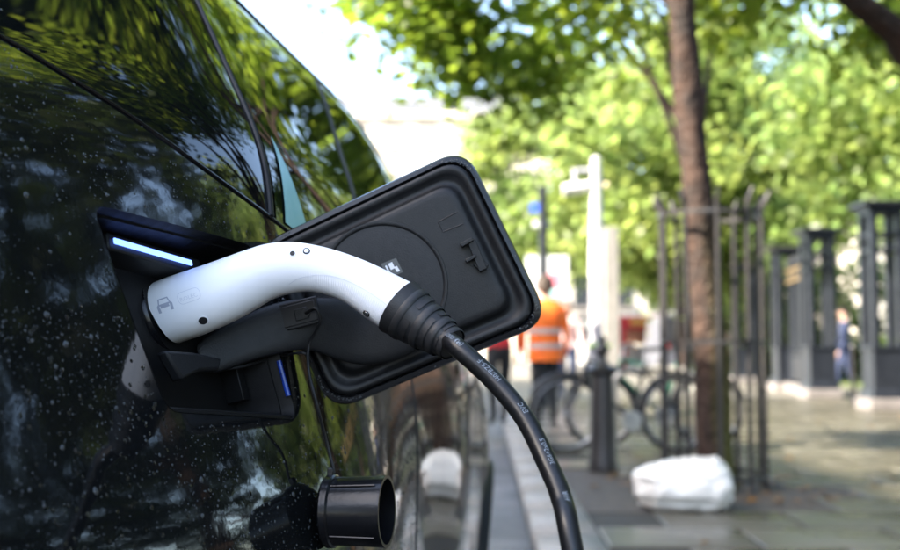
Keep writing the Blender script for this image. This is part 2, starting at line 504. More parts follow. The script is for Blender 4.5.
# leaf litter in the pit
def leaf_cloud(name, centers, sizes, material, var, flat=False, parent=None, label=None, kind=None):
    n = len(centers)
    if flat:
        a = RNG.uniform(0, 2 * math.pi, n)
        e1 = np.stack([np.cos(a), np.sin(a), RNG.normal(0, .15, n)], 1); e2 = np.stack([-np.sin(a), np.cos(a), RNG.normal(0, .15, n)], 1)
        nn = np.tile(np.array([0, 0, 1.0]), (n, 1))
    else:
        nn = RNG.normal(size=(n, 3)); nn[:, 2] = np.abs(nn[:, 2]) + 0.5; nn /= np.linalg.norm(nn, axis=1)[:, None]
        e1 = np.cross(nn, RNG.normal(size=(n, 3))); e1 /= np.linalg.norm(e1, axis=1)[:, None]
        e2 = np.cross(nn, e1)
    s = sizes[:, None]
    A = centers - e1 * s * .55; B = centers + e2 * s * .42 + nn * s * .10; Cc = centers + e1 * s * .6; D = centers - e2 * s * .42 + nn * s * .10
    v = np.stack([A, B, Cc, D], 1).reshape(-1, 3)
    me = bpy.data.meshes.new(name)
    me.vertices.add(4 * n); me.vertices.foreach_set('co', v.astype(np.float32).ravel())
    me.loops.add(6 * n); me.polygons.add(2 * n)
    base = np.arange(n)[:, None] * 4
    idx = np.concatenate([base + np.array([[0, 2, 1]]), base + np.array([[0, 3, 2]])], 1).astype(np.int32)
    me.loops.foreach_set('vertex_index', idx.ravel())
    me.polygons.foreach_set('loop_start', (np.arange(2 * n) * 3).astype(np.int32))
    me.update(calc_edges=True)
    at = me.attributes.new('leaf_var', 'FLOAT', 'POINT')
    at.data.foreach_set('value', np.repeat(np.clip(var, 0, 1), 4).astype(np.float32))
    return link_mesh(name, me, material, parent)

n = 140
c = np.stack([RNG.uniform(PIT[0] - .65, PIT[0] + .75, n), RNG.uniform(PIT[1] - .9, PIT[1] + .9, n), np.full(n, 0.012)], 1)
ll = leaf_cloud('leaf_litter', c, RNG.uniform(.04, .10, n), 'leaf_brown', RNG.uniform(0, 1, n), flat=True)
tag(ll, 'scattered brown fallen leaves in the tree pit', 'leaves', kind='stuff')

n = 70
c = np.stack([RNG.uniform(.9, 6.5, n), RNG.uniform(5.2, 16, n), np.full(n, 0.014)], 1)
ll = leaf_cloud('fallen_leaves', c, RNG.uniform(.04, .09, n), 'leaf_brown', RNG.uniform(0, 1, n), flat=True)
tag(ll, 'a few fallen leaves strewn over the wet pavement', 'leaves', kind='stuff')

# ================================================================== THE CAR
def natural_spline_weights(xk, x):
    xk = np.asarray(xk, float); nK = len(xk); h = np.diff(xk)
    A = np.zeros((nK, nK)); B = np.zeros((nK, nK)); A[0, 0] = A[-1, -1] = 1
    for i in range(1, nK - 1):
        A[i, i - 1] = h[i - 1]; A[i, i] = 2 * (h[i - 1] + h[i]); A[i, i + 1] = h[i]
        B[i, i - 1] = 6 / h[i - 1]; B[i, i] = -6 / h[i - 1] - 6 / h[i]; B[i, i + 1] = 6 / h[i]
    Mx = np.linalg.solve(A, B)
    x = np.clip(np.asarray(x, float), xk[0], xk[-1])
    i = np.clip(np.searchsorted(xk, x) - 1, 0, nK - 2)
    hi = h[i]; a = (xk[i + 1] - x) / hi; b = (x - xk[i]) / hi
    W = np.zeros((len(x), nK)); r = np.arange(len(x))
    W[r, i] += a; W[r, i + 1] += b
    W += ((a ** 3 - a) * hi ** 2 / 6)[:, None] * Mx[i] + ((b ** 3 - b) * hi ** 2 / 6)[:, None] * Mx[i + 1]
    return W

ST = [.10, .22, .42, .62, .82, 1.0, 1.15, 1.35, 1.7, 2.2, 2.65, 3.05, 3.45, 3.8, 4.02, 4.12]
BELT = [.80, 1.00, 1.12, 1.155, 1.16, 1.16, 1.16, 1.16, 1.16, 1.16, 1.16, 1.14, 1.04, .90, .76, .62]   # height of the shoulder knot
TOP = [.86, 1.20, 1.43, 1.515, 1.545, 1.558, 1.563, 1.565, 1.565, 1.560, 1.540, 1.41, 1.16, .97, .80, .65]
END = [-.55, -.33, -.19, -.115, -.052, 0, .032, .056, .080, .091, .081, .054, .016, -.06, -.20, -.44]
ZL = [.02, .15, .35, .55, .70, .80, .885, .965, 1.05, 1.16]
PA = [.03, .07, .10, .108, .103, .086, .061, .038, .016, -.018]
PB = [-.03, .015, .030, .036, .040, .041, .034, .018, -.006, -.044]
PC = [-.03, .025, .054, .064, .066, .060, .042, .010, -.040, -.10]
FR = [.2, .47, .74, .915, .98, 1.0]
FQ = [-.045, -.110, -.180, -.255, -.42, None]
def wts(s):
    a = 1.0 if s <= 1.15 else max(0, 1 - (s - 1.15) / .6)
    c_ = 0.0 if s < 2.7 else min(1, (s - 2.7) / .6)
    a = a * a * (3 - 2 * a); c_ = c_ * c_ * (3 - 2 * c_)
    return a, 1 - a - c_, c_
QN, ZN = [], []
for i, s in enumerate(ST):
    a, b, c_ = wts(s)
    q = [a * PA[k] + b * PB[k] + c_ * PC[k] + END[i] for k in range(10)]
    z = [.02 + (zl - .02) * (BELT[i] - .02) / (1.16 - .02) for zl in ZL]
    for f_, dq in zip(FR, FQ):
        z.append(BELT[i] + (TOP[i] - BELT[i]) * f_)
        q.append(-.888 if dq is None else max(q[9] + dq, -.80))
    QN.append(q); ZN.append(z)
QN = np.array(QN); ZN = np.array(ZN)
TK = [0.0]
for k in range(1, 16):
    TK.append(TK[-1] + math.hypot(QN[5][k] - QN[5][k - 1], ZN[5][k] - ZN[5][k - 1]))
T_RAIL, T_END = TK[13], TK[15]

def surf_qz(s, t):
    s = np.atleast_1d(np.asarray(s, float)); t = np.atleast_1d(np.asarray(t, float))
    s, t = np.broadcast_arrays(s, t); sh = s.shape; s = s.ravel(); t = t.ravel()
    Ws = natural_spline_weights(ST, s); Wt = natural_spline_weights(TK, t)
    q = np.einsum('ni,ij,nj->n', Ws, QN, Wt); z = np.einsum('ni,ij,nj->n', Ws, ZN, Wt)
    return q.reshape(sh), z.reshape(sh)

def surf(s, t, off=0.0, mirror=False):
    """points and outward normals on the car's skin (kerb side, or the road side when mirror)"""
    s, t = np.broadcast_arrays(np.atleast_1d(np.asarray(s, float)), np.atleast_1d(np.asarray(t, float)))
    e = 2e-3
    q, z = surf_qz(s, t)
    s1, s0 = np.minimum(s + e, ST[-1]), np.maximum(s - e, ST[0]); t1, t0 = np.minimum(t + e, T_END), np.maximum(t - e, 0)
    qa, za = surf_qz(s1, t); qb, zb = surf_qz(s0, t); qc, zc = surf_qz(s, t1); qd, zd = surf_qz(s, t0)
    ds = np.stack([(s1 - s0), qa - qb, za - zb], -1); dt = np.stack([np.zeros_like(q), qc - qd, zc - zd], -1)
    nn = np.cross(dt, ds); nn /= np.linalg.norm(nn, axis=-1)[..., None] + 1e-12
    flip = np.where((nn[..., 1] + 0.6 * nn[..., 2]) < 0, -1.0, 1.0); nn = nn * flip[..., None]
    P = np.stack([s, q, z], -1) + nn * off
    if mirror:
        P = P * np.array([1, -1, 1]) + np.array([0, -1.776, 0]); nn = nn * np.array([1, -1, 1])
    W = c2w(P[..., 0], P[..., 1], P[..., 2])
    NW = nn[..., :1] * CU + nn[..., 1:2] * CR + nn[..., 2:] * EZ
    return W, NW

# dense lookup for pixel -> (s, t)
gs, gt = np.meshgrid(np.linspace(.35, 3.9, 240), np.linspace(.3, T_RAIL, 160), indexing='ij')
gw, _ = surf(gs, gt)
gp = proj(gw)
def find_st(x, y):
    d = np.hypot(gp[..., 0] - x, gp[..., 1] - y); depth = gw[..., 1]
    i = np.unravel_index(np.argmin(d + 2.0 * depth), d.shape)
    st = np.array([gs[i], gt[i]])
    for _ in range(12):
        p0 = proj(surf(st[0], st[1])[0][0]); e = 1e-3
        ps = proj(surf(st[0] + e, st[1])[0][0]); pt = proj(surf(st[0], st[1] + e)[0][0])
        J = np.stack([(ps - p0) / e, (pt - p0) / e], 1)
        try: st = st + np.clip(np.linalg.solve(J, np.array([x, y]) - p0), -.06, .06)
        except np.linalg.LinAlgError: break
    return st

BELT_PX = [(0, 38), (55, 71), (110, 105), (170, 146), (230, 190), (268, 218), (300, 243)]
BST = [find_st(*p) for p in BELT_PX]
bs_k = [.30, .60] + [b[0] for b in BST] + [1.75, 2.3, 3.3]
tb0 = BST[0][1]
zt_ = lambda s_, z_: float(np.interp(z_, surf_qz(np.full(300, s_), np.linspace(.6, 1.4, 300))[1], np.linspace(.6, 1.4, 300)))
bt_k = [tb0 + .01, tb0 + .008] + [b[1] for b in BST] + [zt_(1.75, 1.035), zt_(2.3, 1.02), zt_(3.3, 1.0)]
def tbelt(s_):
    s_ = np.asarray(s_, float); sh_ = s_.shape
    return (natural_spline_weights(bs_k, np.atleast_1d(s_).ravel()) @ np.array(bt_k)).reshape(sh_)
T_BELT = tb0
PORT_PX = [(92, 204), (252, 246), (297, 420), (168, 412)]      # TL, TR, BR, BL of the opening
PORT = np.array([find_st(*p) for p in PORT_PX])
print('PORT st', PORT.round(3).tolist(), [surf_qz(a, b)[0][0].round(3) for a, b in PORT], 'err', [np.abs(proj(surf(a, b)[0][0]) - np.array(p)).max().round(2) for (a, b), p in zip(PORT, PORT_PX)])

def rounded_poly(P, rad, k=10):
    P = [np.array(p) for p in P]; out = []; n_ = len(P)
    for i in range(n_):
        a, b, c_ = P[i - 1], P[i], P[(i + 1) % n_]
        u = (a - b) / np.linalg.norm(a - b); v = (c_ - b) / np.linalg.norm(c_ - b)
        p0, p1 = b + u * rad, b + v * rad
        for j in range(k + 1):
            t = j / k
            out.append((1 - t) ** 2 * p0 + 2 * t * (1 - t) * b + t * t * p1)
    return np.array(out)

CONT = rounded_poly(PORT, 0.016, 10)
CONT = np.concatenate([CONT + (np.roll(CONT, -1, 0) - CONT) * (k / 12) for k in range(12)], 1).reshape(-1, 2)
PC_ = PORT.mean(0)

car = thing('parked_car', 'glossy black wet car parked at the kerb with its charging flap open', 'car', tuple(c2w(2.1, -.888, -.12)))

sg = np.linspace(ST[0], ST[-1], 337); tg = np.linspace(0, T_END, 131)
i0 = np.searchsorted(sg, CONT[:, 0].min() - .03) - 1; i1 = np.searchsorted(sg, CONT[:, 0].max() + .03)
j0 = np.searchsorted(tg, CONT[:, 1].min() - .03) - 1; j1 = np.searchsorted(tg, CONT[:, 1].max() + .03)
WHEELS = [(.80, .215, .345), (3.42, .215, .345)]

def body_side(mirror):
    S2, T2 = np.meshgrid(sg, tg, indexing='ij')
    Wp, Nn = surf(S2, T2, 0, mirror)
    q2, z2 = surf_qz(S2, T2)
    nI, nJ = S2.shape
    V = list(Wp.reshape(-1, 3)); NV = list(Nn.reshape(-1, 3)); F = []
    for i in range(nI - 1):
        for j in range(nJ - 1):
            if not mirror and i0 <= i < i1 and j0 <= j < j1: continue
            sc, zc = (sg[i] + sg[i + 1]) / 2, (z2[i, j] + z2[i, j + 1]) / 2
            if any(math.hypot(sc - ws, zc - wz) < wr + .03 and tg[j] < .9 for ws, wz, wr in WHEELS): continue
            a, b, c_, d = i * nJ + j, (i + 1) * nJ + j, (i + 1) * nJ + j + 1, i * nJ + j + 1
            F.append((a, d, c_, b) if mirror else (a, b, c_, d))
    if not mirror:
        ring = [(i, j0) for i in range(i0, i1)] + [(i1, j) for j in range(j0, j1)] + [(i, j1) for i in range(i1, i0, -1)] + [(i0, j) for j in range(j1, j0, -1)]
        ang_c = np.arctan2(CONT[:, 1] - PC_[1], CONT[:, 0] - PC_[0])
        rad_c = np.hypot(CONT[:, 1] - PC_[1], CONT[:, 0] - PC_[0])
        o = np.argsort(ang_c); ang_c, rad_c = ang_c[o], rad_c[o]
        ang_c = np.concatenate([ang_c[-8:] - 2 * math.pi, ang_c, ang_c[:8] + 2 * math.pi]); rad_c = np.concatenate([rad_c[-8:], rad_c, rad_c[:8]])
        outer = np.array([(sg[i], tg[j]) for i, j in ring])
        # subdivide the ring so that corners stay round
        KS = 4
        fine = np.concatenate([outer + (np.roll(outer, -1, 0) - outer) * (k / KS) for k in range(KS)], 1).reshape(-1, 2)
        fa = np.arctan2(fine[:, 1] - PC_[1], fine[:, 0] - PC_[0])
        rr = np.interp(fa, ang_c, rad_c)
        inner = PC_ + np.stack([np.cos(fa), np.sin(fa)], 1) * rr[:, None]
        nR = len(fine); base = len(V); KL = 6
        for k in range(KL + 1):
            st_ = fine + (inner - fine) * (k / KL)
            w_, n_ = surf(st_[:, 0], st_[:, 1])
            V += list(w_); NV += list(n_)
        for k in range(KL):
            for j in range(nR):
                a, b = base + k * nR + j, base + k * nR + (j + 1) % nR
                F.append((a, b, b + nR, a + nR))
        body_side.inner = inner
    me = bpy.data.meshes.new('body')
    me.from_pydata([tuple(p) for p in V], [], F); me.update()
    me.shade_smooth()
    me.normals_split_custom_set_from_vertices([tuple(p) for p in NV])
    return me

body = link_mesh('body_shell', body_side(False), 'paint', car, False)
body.data.transform(root_matrix(car).inverted())
body2 = link_mesh('body_shell_offside', body_side(True), 'paint', car, False)
body2.name = 'body_shell'
body2.data.transform(root_matrix(car).inverted())
# undertray closing the car from below and the ends
for sv, nm in ((ST[0], 'rear_bumper_panel'), (ST[-1], 'front_bumper_panel')):
    w1, _ = surf(np.full(40, sv), np.linspace(0, T_END, 40)); w2, _ = surf(np.full(40, sv), np.linspace(0, T_END, 40), 0, True)
    loop = list(w1) + list(w2[::-1])
    MB().add(loop, [tuple(range(len(loop)))]).build(nm, 'paint', car, None)
MB().box(c2w(2.1, -.888, .03), (1.68, 3.8, .06), -TH).build('underbody', 'plastic', car, None)

# glazing
TG1 = TK[12] + .045
def patch(name, material, sfun0, sfun1, fa, fb, off, ns=40, nt_=24, mirror=False, parent=None, lift=.004):
    V, NV, F = [], [], []
    for j, f_ in enumerate(np.linspace(fa, fb, nt_)):
        sv = np.linspace(sfun0(f_), sfun1(f_), ns)
        tb_ = tbelt(sv) + lift
        w_, n_ = surf(sv, tb_ + (TG1 - tb_) * f_, off, mirror)
        V += list(w_); NV += list(n_)
    for j in range(nt_ - 1):
        for i in range(ns - 1):
            a = j * ns + i
            F.append((a, a + 1, a + ns + 1, a + ns) if not mirror else (a, a + ns, a + ns + 1, a + 1))
    me = bpy.data.meshes.new(name); me.from_pydata([tuple(p) for p in V], [], F); me.update(); me.shade_smooth()
    me.normals_split_custom_set_from_vertices([tuple(p) for p in NV])
    return link_mesh(name, me, material, parent or car)
P1B = find_st(271, 222); P1T = find_st(200, 12); P2B = find_st(352, 190); P2T = find_st(322, 95)
print('pillars', P1B, P1T, P2B, P2T, 'rail', T_RAIL)
def line_s(pb, pt):
    k = (pt[0] - pb[0]) / (pt[1] - pb[1]); t0 = float(tbelt(pb[0]))
    return lambda f_: pb[0] + k * (t0 + (TG1 - t0) * f_ - pb[1])
L1 = line_s(P1B, P1T); L2 = line_s(P2B, P2T)
LA = lambda f: 3.02 - .50 * f
for mir in (False, True):
    patch('side_window', 'tinted_glass', lambda f: .40 + .22 * f, lambda f: L1(f) - .012, 0, 1, .0015, 60, 30, mir)
    patch('side_window', 'tinted_glass', lambda f: L1(f) + .012, lambda f: L2(f) - .014, 0, 1, .0015, 50, 30, mir)
    patch('side_window', 'tinted_glass', lambda f: L2(f) + .014, lambda f: LA(f), 0, 1, .0015, 50, 30, mir)
def strip(name, material, st_pts, width, off, parent=None):
    pts, _ = surf(st_pts[:, 0], st_pts[:, 1], off)
    return MB().tube([Vector(p) for p in pts], width, 8).build(name, material, parent or car)
ss = np.linspace(.40, 3.15, 120)
strip('belt_seal', 'trim', np.stack([ss, tbelt(ss) + .003], 1), .0020, .0006)
ff = np.linspace(0, 1, 30)
def pill(L, k1):
    sv = np.array([L(f) for f in ff]); tb_ = tbelt(sv) + .004
    return np.stack([sv, tb_ + (TG1 - tb_) * ff], 1)[:k1]
strip('window_pillar', 'plastic', pill(L1, 30), .0036, .001)
strip('window_pillar', 'plastic', pill(L2, 28), .0042, .001)
strip('window_pillar', 'roof_black', pill(LA, 30), .016, -.006)
strip('roof_rail', 'roof_black', np.stack([np.linspace(.62, 2.55, 60), np.full(60, TG1 + .003)], 1), .010, -.003)
def roof_patch(mirror):
    V, NV, F = [], [], []; ns, nt_ = 70, 26
    for t_ in np.linspace(TG1 + .004, T_END, nt_):
        w_, n_ = surf(np.linspace(.50, 3.0, ns), np.full(ns, t_), .0018, mirror); V += list(w_); NV += list(n_)
    for j in range(nt_ - 1):
        for i in range(ns - 1):
            a = j * ns + i
            F.append((a, a + 1, a + ns + 1, a + ns) if not mirror else (a, a + ns, a + ns + 1, a + 1))
    me = bpy.data.meshes.new('roof'); me.from_pydata([tuple(p) for p in V], [], F); me.update(); me.shade_smooth()
    me.normals_split_custom_set_from_vertices([tuple(p) for p in NV])
    link_mesh('roof_skin', me, 'roof_black', car)
roof_patch(False); roof_patch(True)
# pale teal patch painted as a reflection in the rear door window beside the pillar
patch('window_reflection', 'teal_reflection', lambda f: L1(f) + .03 + .05 * f, lambda f: L1(f) + .105 - .22 * f, .01, .27, .003, 12, 16)
# door shut line
sh = np.linspace(.25, T_BELT, 40)
strip('door_gap', 'hole_black', np.stack([1.62 + .10 * (sh - .25), sh], 1)[:36], .0022, -.0006)
strip('door_gap', 'hole_black', np.stack([np.full(40, 2.98), sh], 1)[:36], .0022, -.0006)
# wheels, arches
for ws, wz, wr in WHEELS:
    for side in (0, 1):
        q_out = (.075 if ws < 2 else .05) if side == 0 else -1.776 - .05
        sg_ = 1 if side == 0 else -1
        cw = c2w(ws, q_out - sg_ * .085, wz)
        w = MB(); prof = [(wr * .66, -.075), (wr * .94, -.085), (wr, -.055), (wr, .055), (wr * .94, .085), (wr * .66, .075)]
        tyre = w.lathe(cw, CR * sg_, prof, 40, False).build('wheel', 'tyre', car)
        rim = MB().lathe(cw, CR * sg_, [(wr * .67, -.07), (wr * .67, .072), (wr * .60, .05), (wr * .2, .045), (wr * .12, .06), (.001, .06)], 32).build('rim', 'alloy', tyre)
        for k in range(5):
            a = 2 * math.pi * k / 5
            dirv = Vector(CU) * math.cos(a) + Vector(EZ) * math.sin(a)
            MB().tube([Vector(cw) + Vector(CR) * sg_ * .062 + dirv * wr * .15, Vector(cw) + Vector(CR) * sg_ * .066 + dirv * wr * .64], [.02, .028], 6).build('spoke', 'alloy', tyre)
        arc = [c2w(ws + (wr + .045) * math.cos(a), 0, wz + (wr + .045) * math.sin(a)) for a in np.linspace(-.35, math.pi + .35, 40)]
        if side == 0:
            zz = np.array([wz + (wr + .042) * math.sin(a) for a in np.linspace(-.35, math.pi + .35, 40)])
            svv = np.array([ws + (wr + .042) * math.cos(a) for a in np.linspace(-.35, math.pi + .35, 40)])
            tline = np.linspace(0, 1.1, 200); pts = []
            for a_, z_ in zip(svv, zz):
                q_, zz_ = surf_qz(np.full(200, a_), tline); k = np.argmin(np.abs(zz_ - z_)); pts.append(c2w(a_, q_[k] - .006, z_))
            MB().tube([Vector(p) for p in pts], .022, 8).build('wheel_arch_trim', 'plastic', car)
        MB().lathe(c2w(ws, q_out - sg_ * .30, wz), CR * sg_, [(wr + .04, 0), (wr + .04, .26)], 32, False).build('wheel_arch_liner', 'plastic', car)
# lamps on the far ends
MB().ellipsoid(tuple(c2w(3.92, -.28, .66)), .12, .10, .07).build('headlight', 'head_lens', car)
MB().ellipsoid(tuple(c2w(3.92, -1.50, .66)), .12, .10, .07).build('headlight', 'head_lens', car)

# ---- charging port recess
inner_st = body_side.inner
cw_, cn_ = surf(inner_st[:, 0], inner_st[:, 1])
PN = cn_.mean(0); PN /= np.linalg.norm(PN)
PCEN = cw_.mean(0)
print('port normal', PN, 'centre', PCEN, 'px', proj(PCEN))
lo = []
for dep, sc in ((-.0006, 1.0), (.0012, .996), (.004, .988), (.012, .975), (.012, .955), (.055, .90)):
    lo.append([Vector(PCEN + (p - PCEN) * sc - PN * dep) for p in cw_])
recess = MB().loops(lo, False, True).build('charge_port_recess', 'recess_black', car, 50)

# ---- plug axis on the plane across the car at s = PS
PS = 1.02
HC = [((148, 286), (178, 343)), ((170, 277), (196, 337)), ((194, 269), (214, 330)), ((220, 260), (238, 319)), ((242, 252), (257, 308)), ((266, 244.5), (275, 298)),
      ((290, 242), (294, 293)), ((315, 245), (312, 292)), ((340, 251.5), (333, 297)), ((366, 261), (350, 306)), ((392, 273), (369, 320)), ((416.5, 285), (387, 332))]
tops = catmull([at_s(*a, PS) for a, b in HC], 6); bots = catmull([at_s(*b, PS) for a, b in HC], 6)
hl = []
NH = 40
for i, (a, b) in enumerate(zip(tops, bots)):
    c_ = (a + b) / 2; h = (a - b) / 2; r_ = np.linalg.norm(h); f_ = i / (len(tops) - 1)
    ring = []
    for k in range(NH):
        ph = 2 * math.pi * k / NH
        cx, sx = math.cos(ph), math.sin(ph)
        ex = 2 / 2.5
        px_, py_ = math.copysign(abs(cx) ** ex, cx), math.copysign(abs(sx) ** ex, sx)
        wid = .92
        if py_ * 0 + px_ < 0:                  # the underside narrows to a softer keel in the middle of the grip
            wid = .92 - .16 * math.sin(math.pi * min(1, f_ * 1.15)) * (-px_) ** 1.5
        ring.append(c_ + h * px_ + CU * r_ * wid * py_)
    hl.append(ring)
plug = thing('charging_plug', 'white and black electric car charging plug pushed into the port with thick black cable', 'charging plug', tuple(at_s(163, 314, PS)))
hb = MB(); hb.loops(hl, True, True)
# rounded front lip
hm = bpy.data.meshes.new('handle'); hm.from_pydata([tuple(map(float, p)) for p in hb.v], [], hb.f); hm.update()
uvl = hm.uv_layers.new(name='UVMap')
for poly in hm.polygons:
    for li in poly.loop_indices:
        vi = hm.loops[li].vertex_index
        k = vi % NH
        uvl.data[li].uv = (vi // NH / (len(hl) - 1), 0.5 + 0.5 * math.cos(2 * math.pi * k / NH))
hm.shade_smooth(); hm.set_sharp_from_angle(angle=R(40))
BV = BVHTree.FromPolygons([tuple(map(float, p)) for p in hb.v], hb.f)
handle = link_mesh('handle', hm, 'handle_white', plug)

def on_handle(x, y, off=0.0004):
    d = Vector(ray(x, y)).normalized()
    loc, nor, *_ = BV.ray_cast(Vector(C0), d)
    if loc is None: return None, None
    if nor.dot(d) > 0: nor = -nor
    return loc + nor * off, nor

def decal(name, polys, material, off=.0004):
    mb = MB()
    for P in polys:
        vs = [on_handle(x, y, off)[0] for x, y in P]
        if any(v is None for v in vs): continue
        mb.add(vs, [tuple(range(len(vs)))])
    return mb.build(name, material, handle, None)

def quad_line(P, w, closed=False):
    out = []
    n_ = len(P)
    for i in range(n_ if closed else n_ - 1):
        a, b = np.array(P[i], float), np.array(P[(i + 1) % n_], float)
        d = b - a; L = np.linalg.norm(d)
        if L < 1e-6: continue
        nrm = np.array([-d[1], d[0]]) / L * w / 2; e = d / L * w * .3
        out.append([a - nrm - e, b - nrm + e, b + nrm + e, a + nrm - e])
    return out
# little car symbol, drawn in its own axes then laid on the shell
ca, sa = math.cos(R(-19)), math.sin(R(-19))
def icon(x, y, cx=164.5, cy=304.5, k=1.0): return (cx + k * (x * ca - y * sa), cy + k * (x * sa + y * ca))
ic = []
ic += quad_line([icon(-6, 0), icon(-4.6, -6), icon(4.6, -6), icon(6, 0)], 1.2)
ic += [[icon(-4.2, -.8), icon(4.2, -.8), icon(4.6, 3.0), icon(-4.6, 3.0)]]
ic += [[icon(-8, .5), icon(-5.4, .5), icon(-5.0, 7.2), icon(-7.8, 7.2)], [icon(8, .5), icon(5.4, .5), icon(5.0, 7.2), icon(7.8, 7.2)]]
ic += [[icon(-8, .5), icon(-6.6, -1.2), icon(6.6, -1.2), icon(8, .5)]]
decal('car_symbol', ic, 'print_grey')
rr_ = [icon(x, y, 189, 296) for x, y in rounded_poly([(-11.5, -6), (11.5, -6), (11.5, 6), (-11.5, 6)], 5.5, 6)]
decal('logo_outline', quad_line(rr_, .55, True), 'print_faint')
lv, lf = text_mesh('ROLEC', 6.6)
decal('logo_lettering', [[icon(lv[i][0] - 11.0, -lv[i][1] + 3.4, 189, 296, .9) for i in f] for f in lf], 'print_faint')
decal('grip_seam', quad_line([tuple(p) for p in catmull([(289, 284), (300, 278), (322, 275), (345, 280), (370, 293), (392, 309), (398, 313)], 5)], .5), 'print_faint')
for (x, y, r_, kind) in ((292.5, 253.5, .0024, 'hole'), (306.5, 251, .0034, 'screw'), (203, 320.5, .0042, 'hole'), (366.5, 313.5, .0036, 'screw')):
    p, nr = on_handle(x, y, 0)
    if kind == 'hole':
        MB().lathe(p + nr * .0003, nr, [(r_, 0), (r_ * .98, .0003), (r_ * .7, .0003), (.0001, .0004)], 16).build('screw_hole', 'hole_black', handle)
        MB().lathe(p + nr * .0001, nr, [(r_ * 1.25, 0), (r_ * 1.2, .0005), (r_ * 1.0, .0006)], 16, False).build('hole_rim', 'handle_white', handle)
    else:
        MB().lathe(p + nr * .0001, nr, [(r_, 0), (r_ * .95, .0006), (r_ * .55, .0005)], 16, False).build('screw_hole', 'hole_black', handle)
        MB().lathe(p + nr * .0003, nr, [(r_ * .72, 0), (r_ * .66, .0006), (.0001, .0007)], 14).build('screw', 'steel', handle)
# nose of the plug and socket collar
ax = Vector(at_s(163, 314, PS) - at_s(204, 299, PS)).normalized()
p0 = Vector(at_s(163, 314, PS))
MB().lathe(p0 - ax * .002, ax, [(.0265, -.002), (.0268, .03), (.024, .045)], 32).build('plug_nose', 'plastic_gloss', plug)
col_ = MB().lathe(p0 + ax * .006, ax, [(.031, -.004), (.0375, -.006), (.0395, -.002), (.0395, .035), (.032, .035), (.031, -.004)], 40, False)
col_.build('socket_collar', 'plastic_gloss', car)
# strain relief boot
be = Vector((tops[-1] + bots[-1]) / 2)
bx = Vector(np.cross(tops[-1] - bots[-1], CU)).normalized()
if bx.x < 0: bx = -bx
BT = catmull([at_s(398.5, 306.5, PS), at_s(421, 323, PS - .005), at_s(440, 336, PS - .012), at_s(452, 344.5, PS - .018)], 6)
bl = len(BT); rads = []
for i in range(bl):
    f_ = i / (bl - 1); rads.append(.0276 * (1 - f_) ** 1.0 + .0135 * f_)
boot = MB().tube([Vector(p) for p in BT], rads, 32).build('strain_relief', 'boot_rubber', plug)
def boot_slot(f_, ang0, ang1, width):
    i = f_ * (bl - 1); k = int(min(i, bl - 2)); c_ = Vector(BT[k] + (BT[k + 1] - BT[k]) * (i - k)); t_ = Vector(BT[k + 1] - BT[k]).normalized()
    r_ = .0276 * (1 - f_) + .0135 * f_
    x_ = Vector(CU) * -1; x_ = (x_ - t_ * x_.dot(t_)).normalized(); y_ = t_.cross(x_)
    pts = [c_ + (x_ * math.cos(a) + y_ * math.sin(a)) * (r_ + .0002) for a in np.linspace(ang0, ang1, 12)]
    mb = MB()
    A = [p + t_ * width / 2 for p in pts]; B = [p - t_ * width / 2 for p in pts]
    A2 = [c_ + (p - c_) * 1.012 for p in A]; B2 = [c_ + (p - c_) * 1.012 for p in B]
    mb.loops([A, A2, B2, B], False, False, closed=False)
    mb.build('slot', 'hole_black', boot, None)
for f_, a0, a1, wd in ((.29, .15, 1.35, .0060), (.29, -1.6, -.45, .0060), (.555, -.55, .95, .0062), (.555, -2.0, -.95, .0062), (.81, .1, 1.3, .0050), (.81, -1.6, -.45, .0050)):
    boot_slot(f_, a0, a1, wd)
for f_, r_ in ((.16, .0264), (.43, .0228), (.68, .0190), (.93, .0158)):
    i = f_ * (bl - 1); k = int(min(i, bl - 2)); c_ = Vector(BT[k] + (BT[k + 1] - BT[k]) * (i - k)); t_ = Vector(BT[k + 1] - BT[k]).normalized()
    MB().lathe(c_ - t_ * .0032, t_, [(r_ * .96, -.001), (r_ * 1.0, 0.0008), (r_ * 1.0, .0056), (r_ * .96, .0072)], 32, False).build('boot_rib', 'boot_rubber', boot)
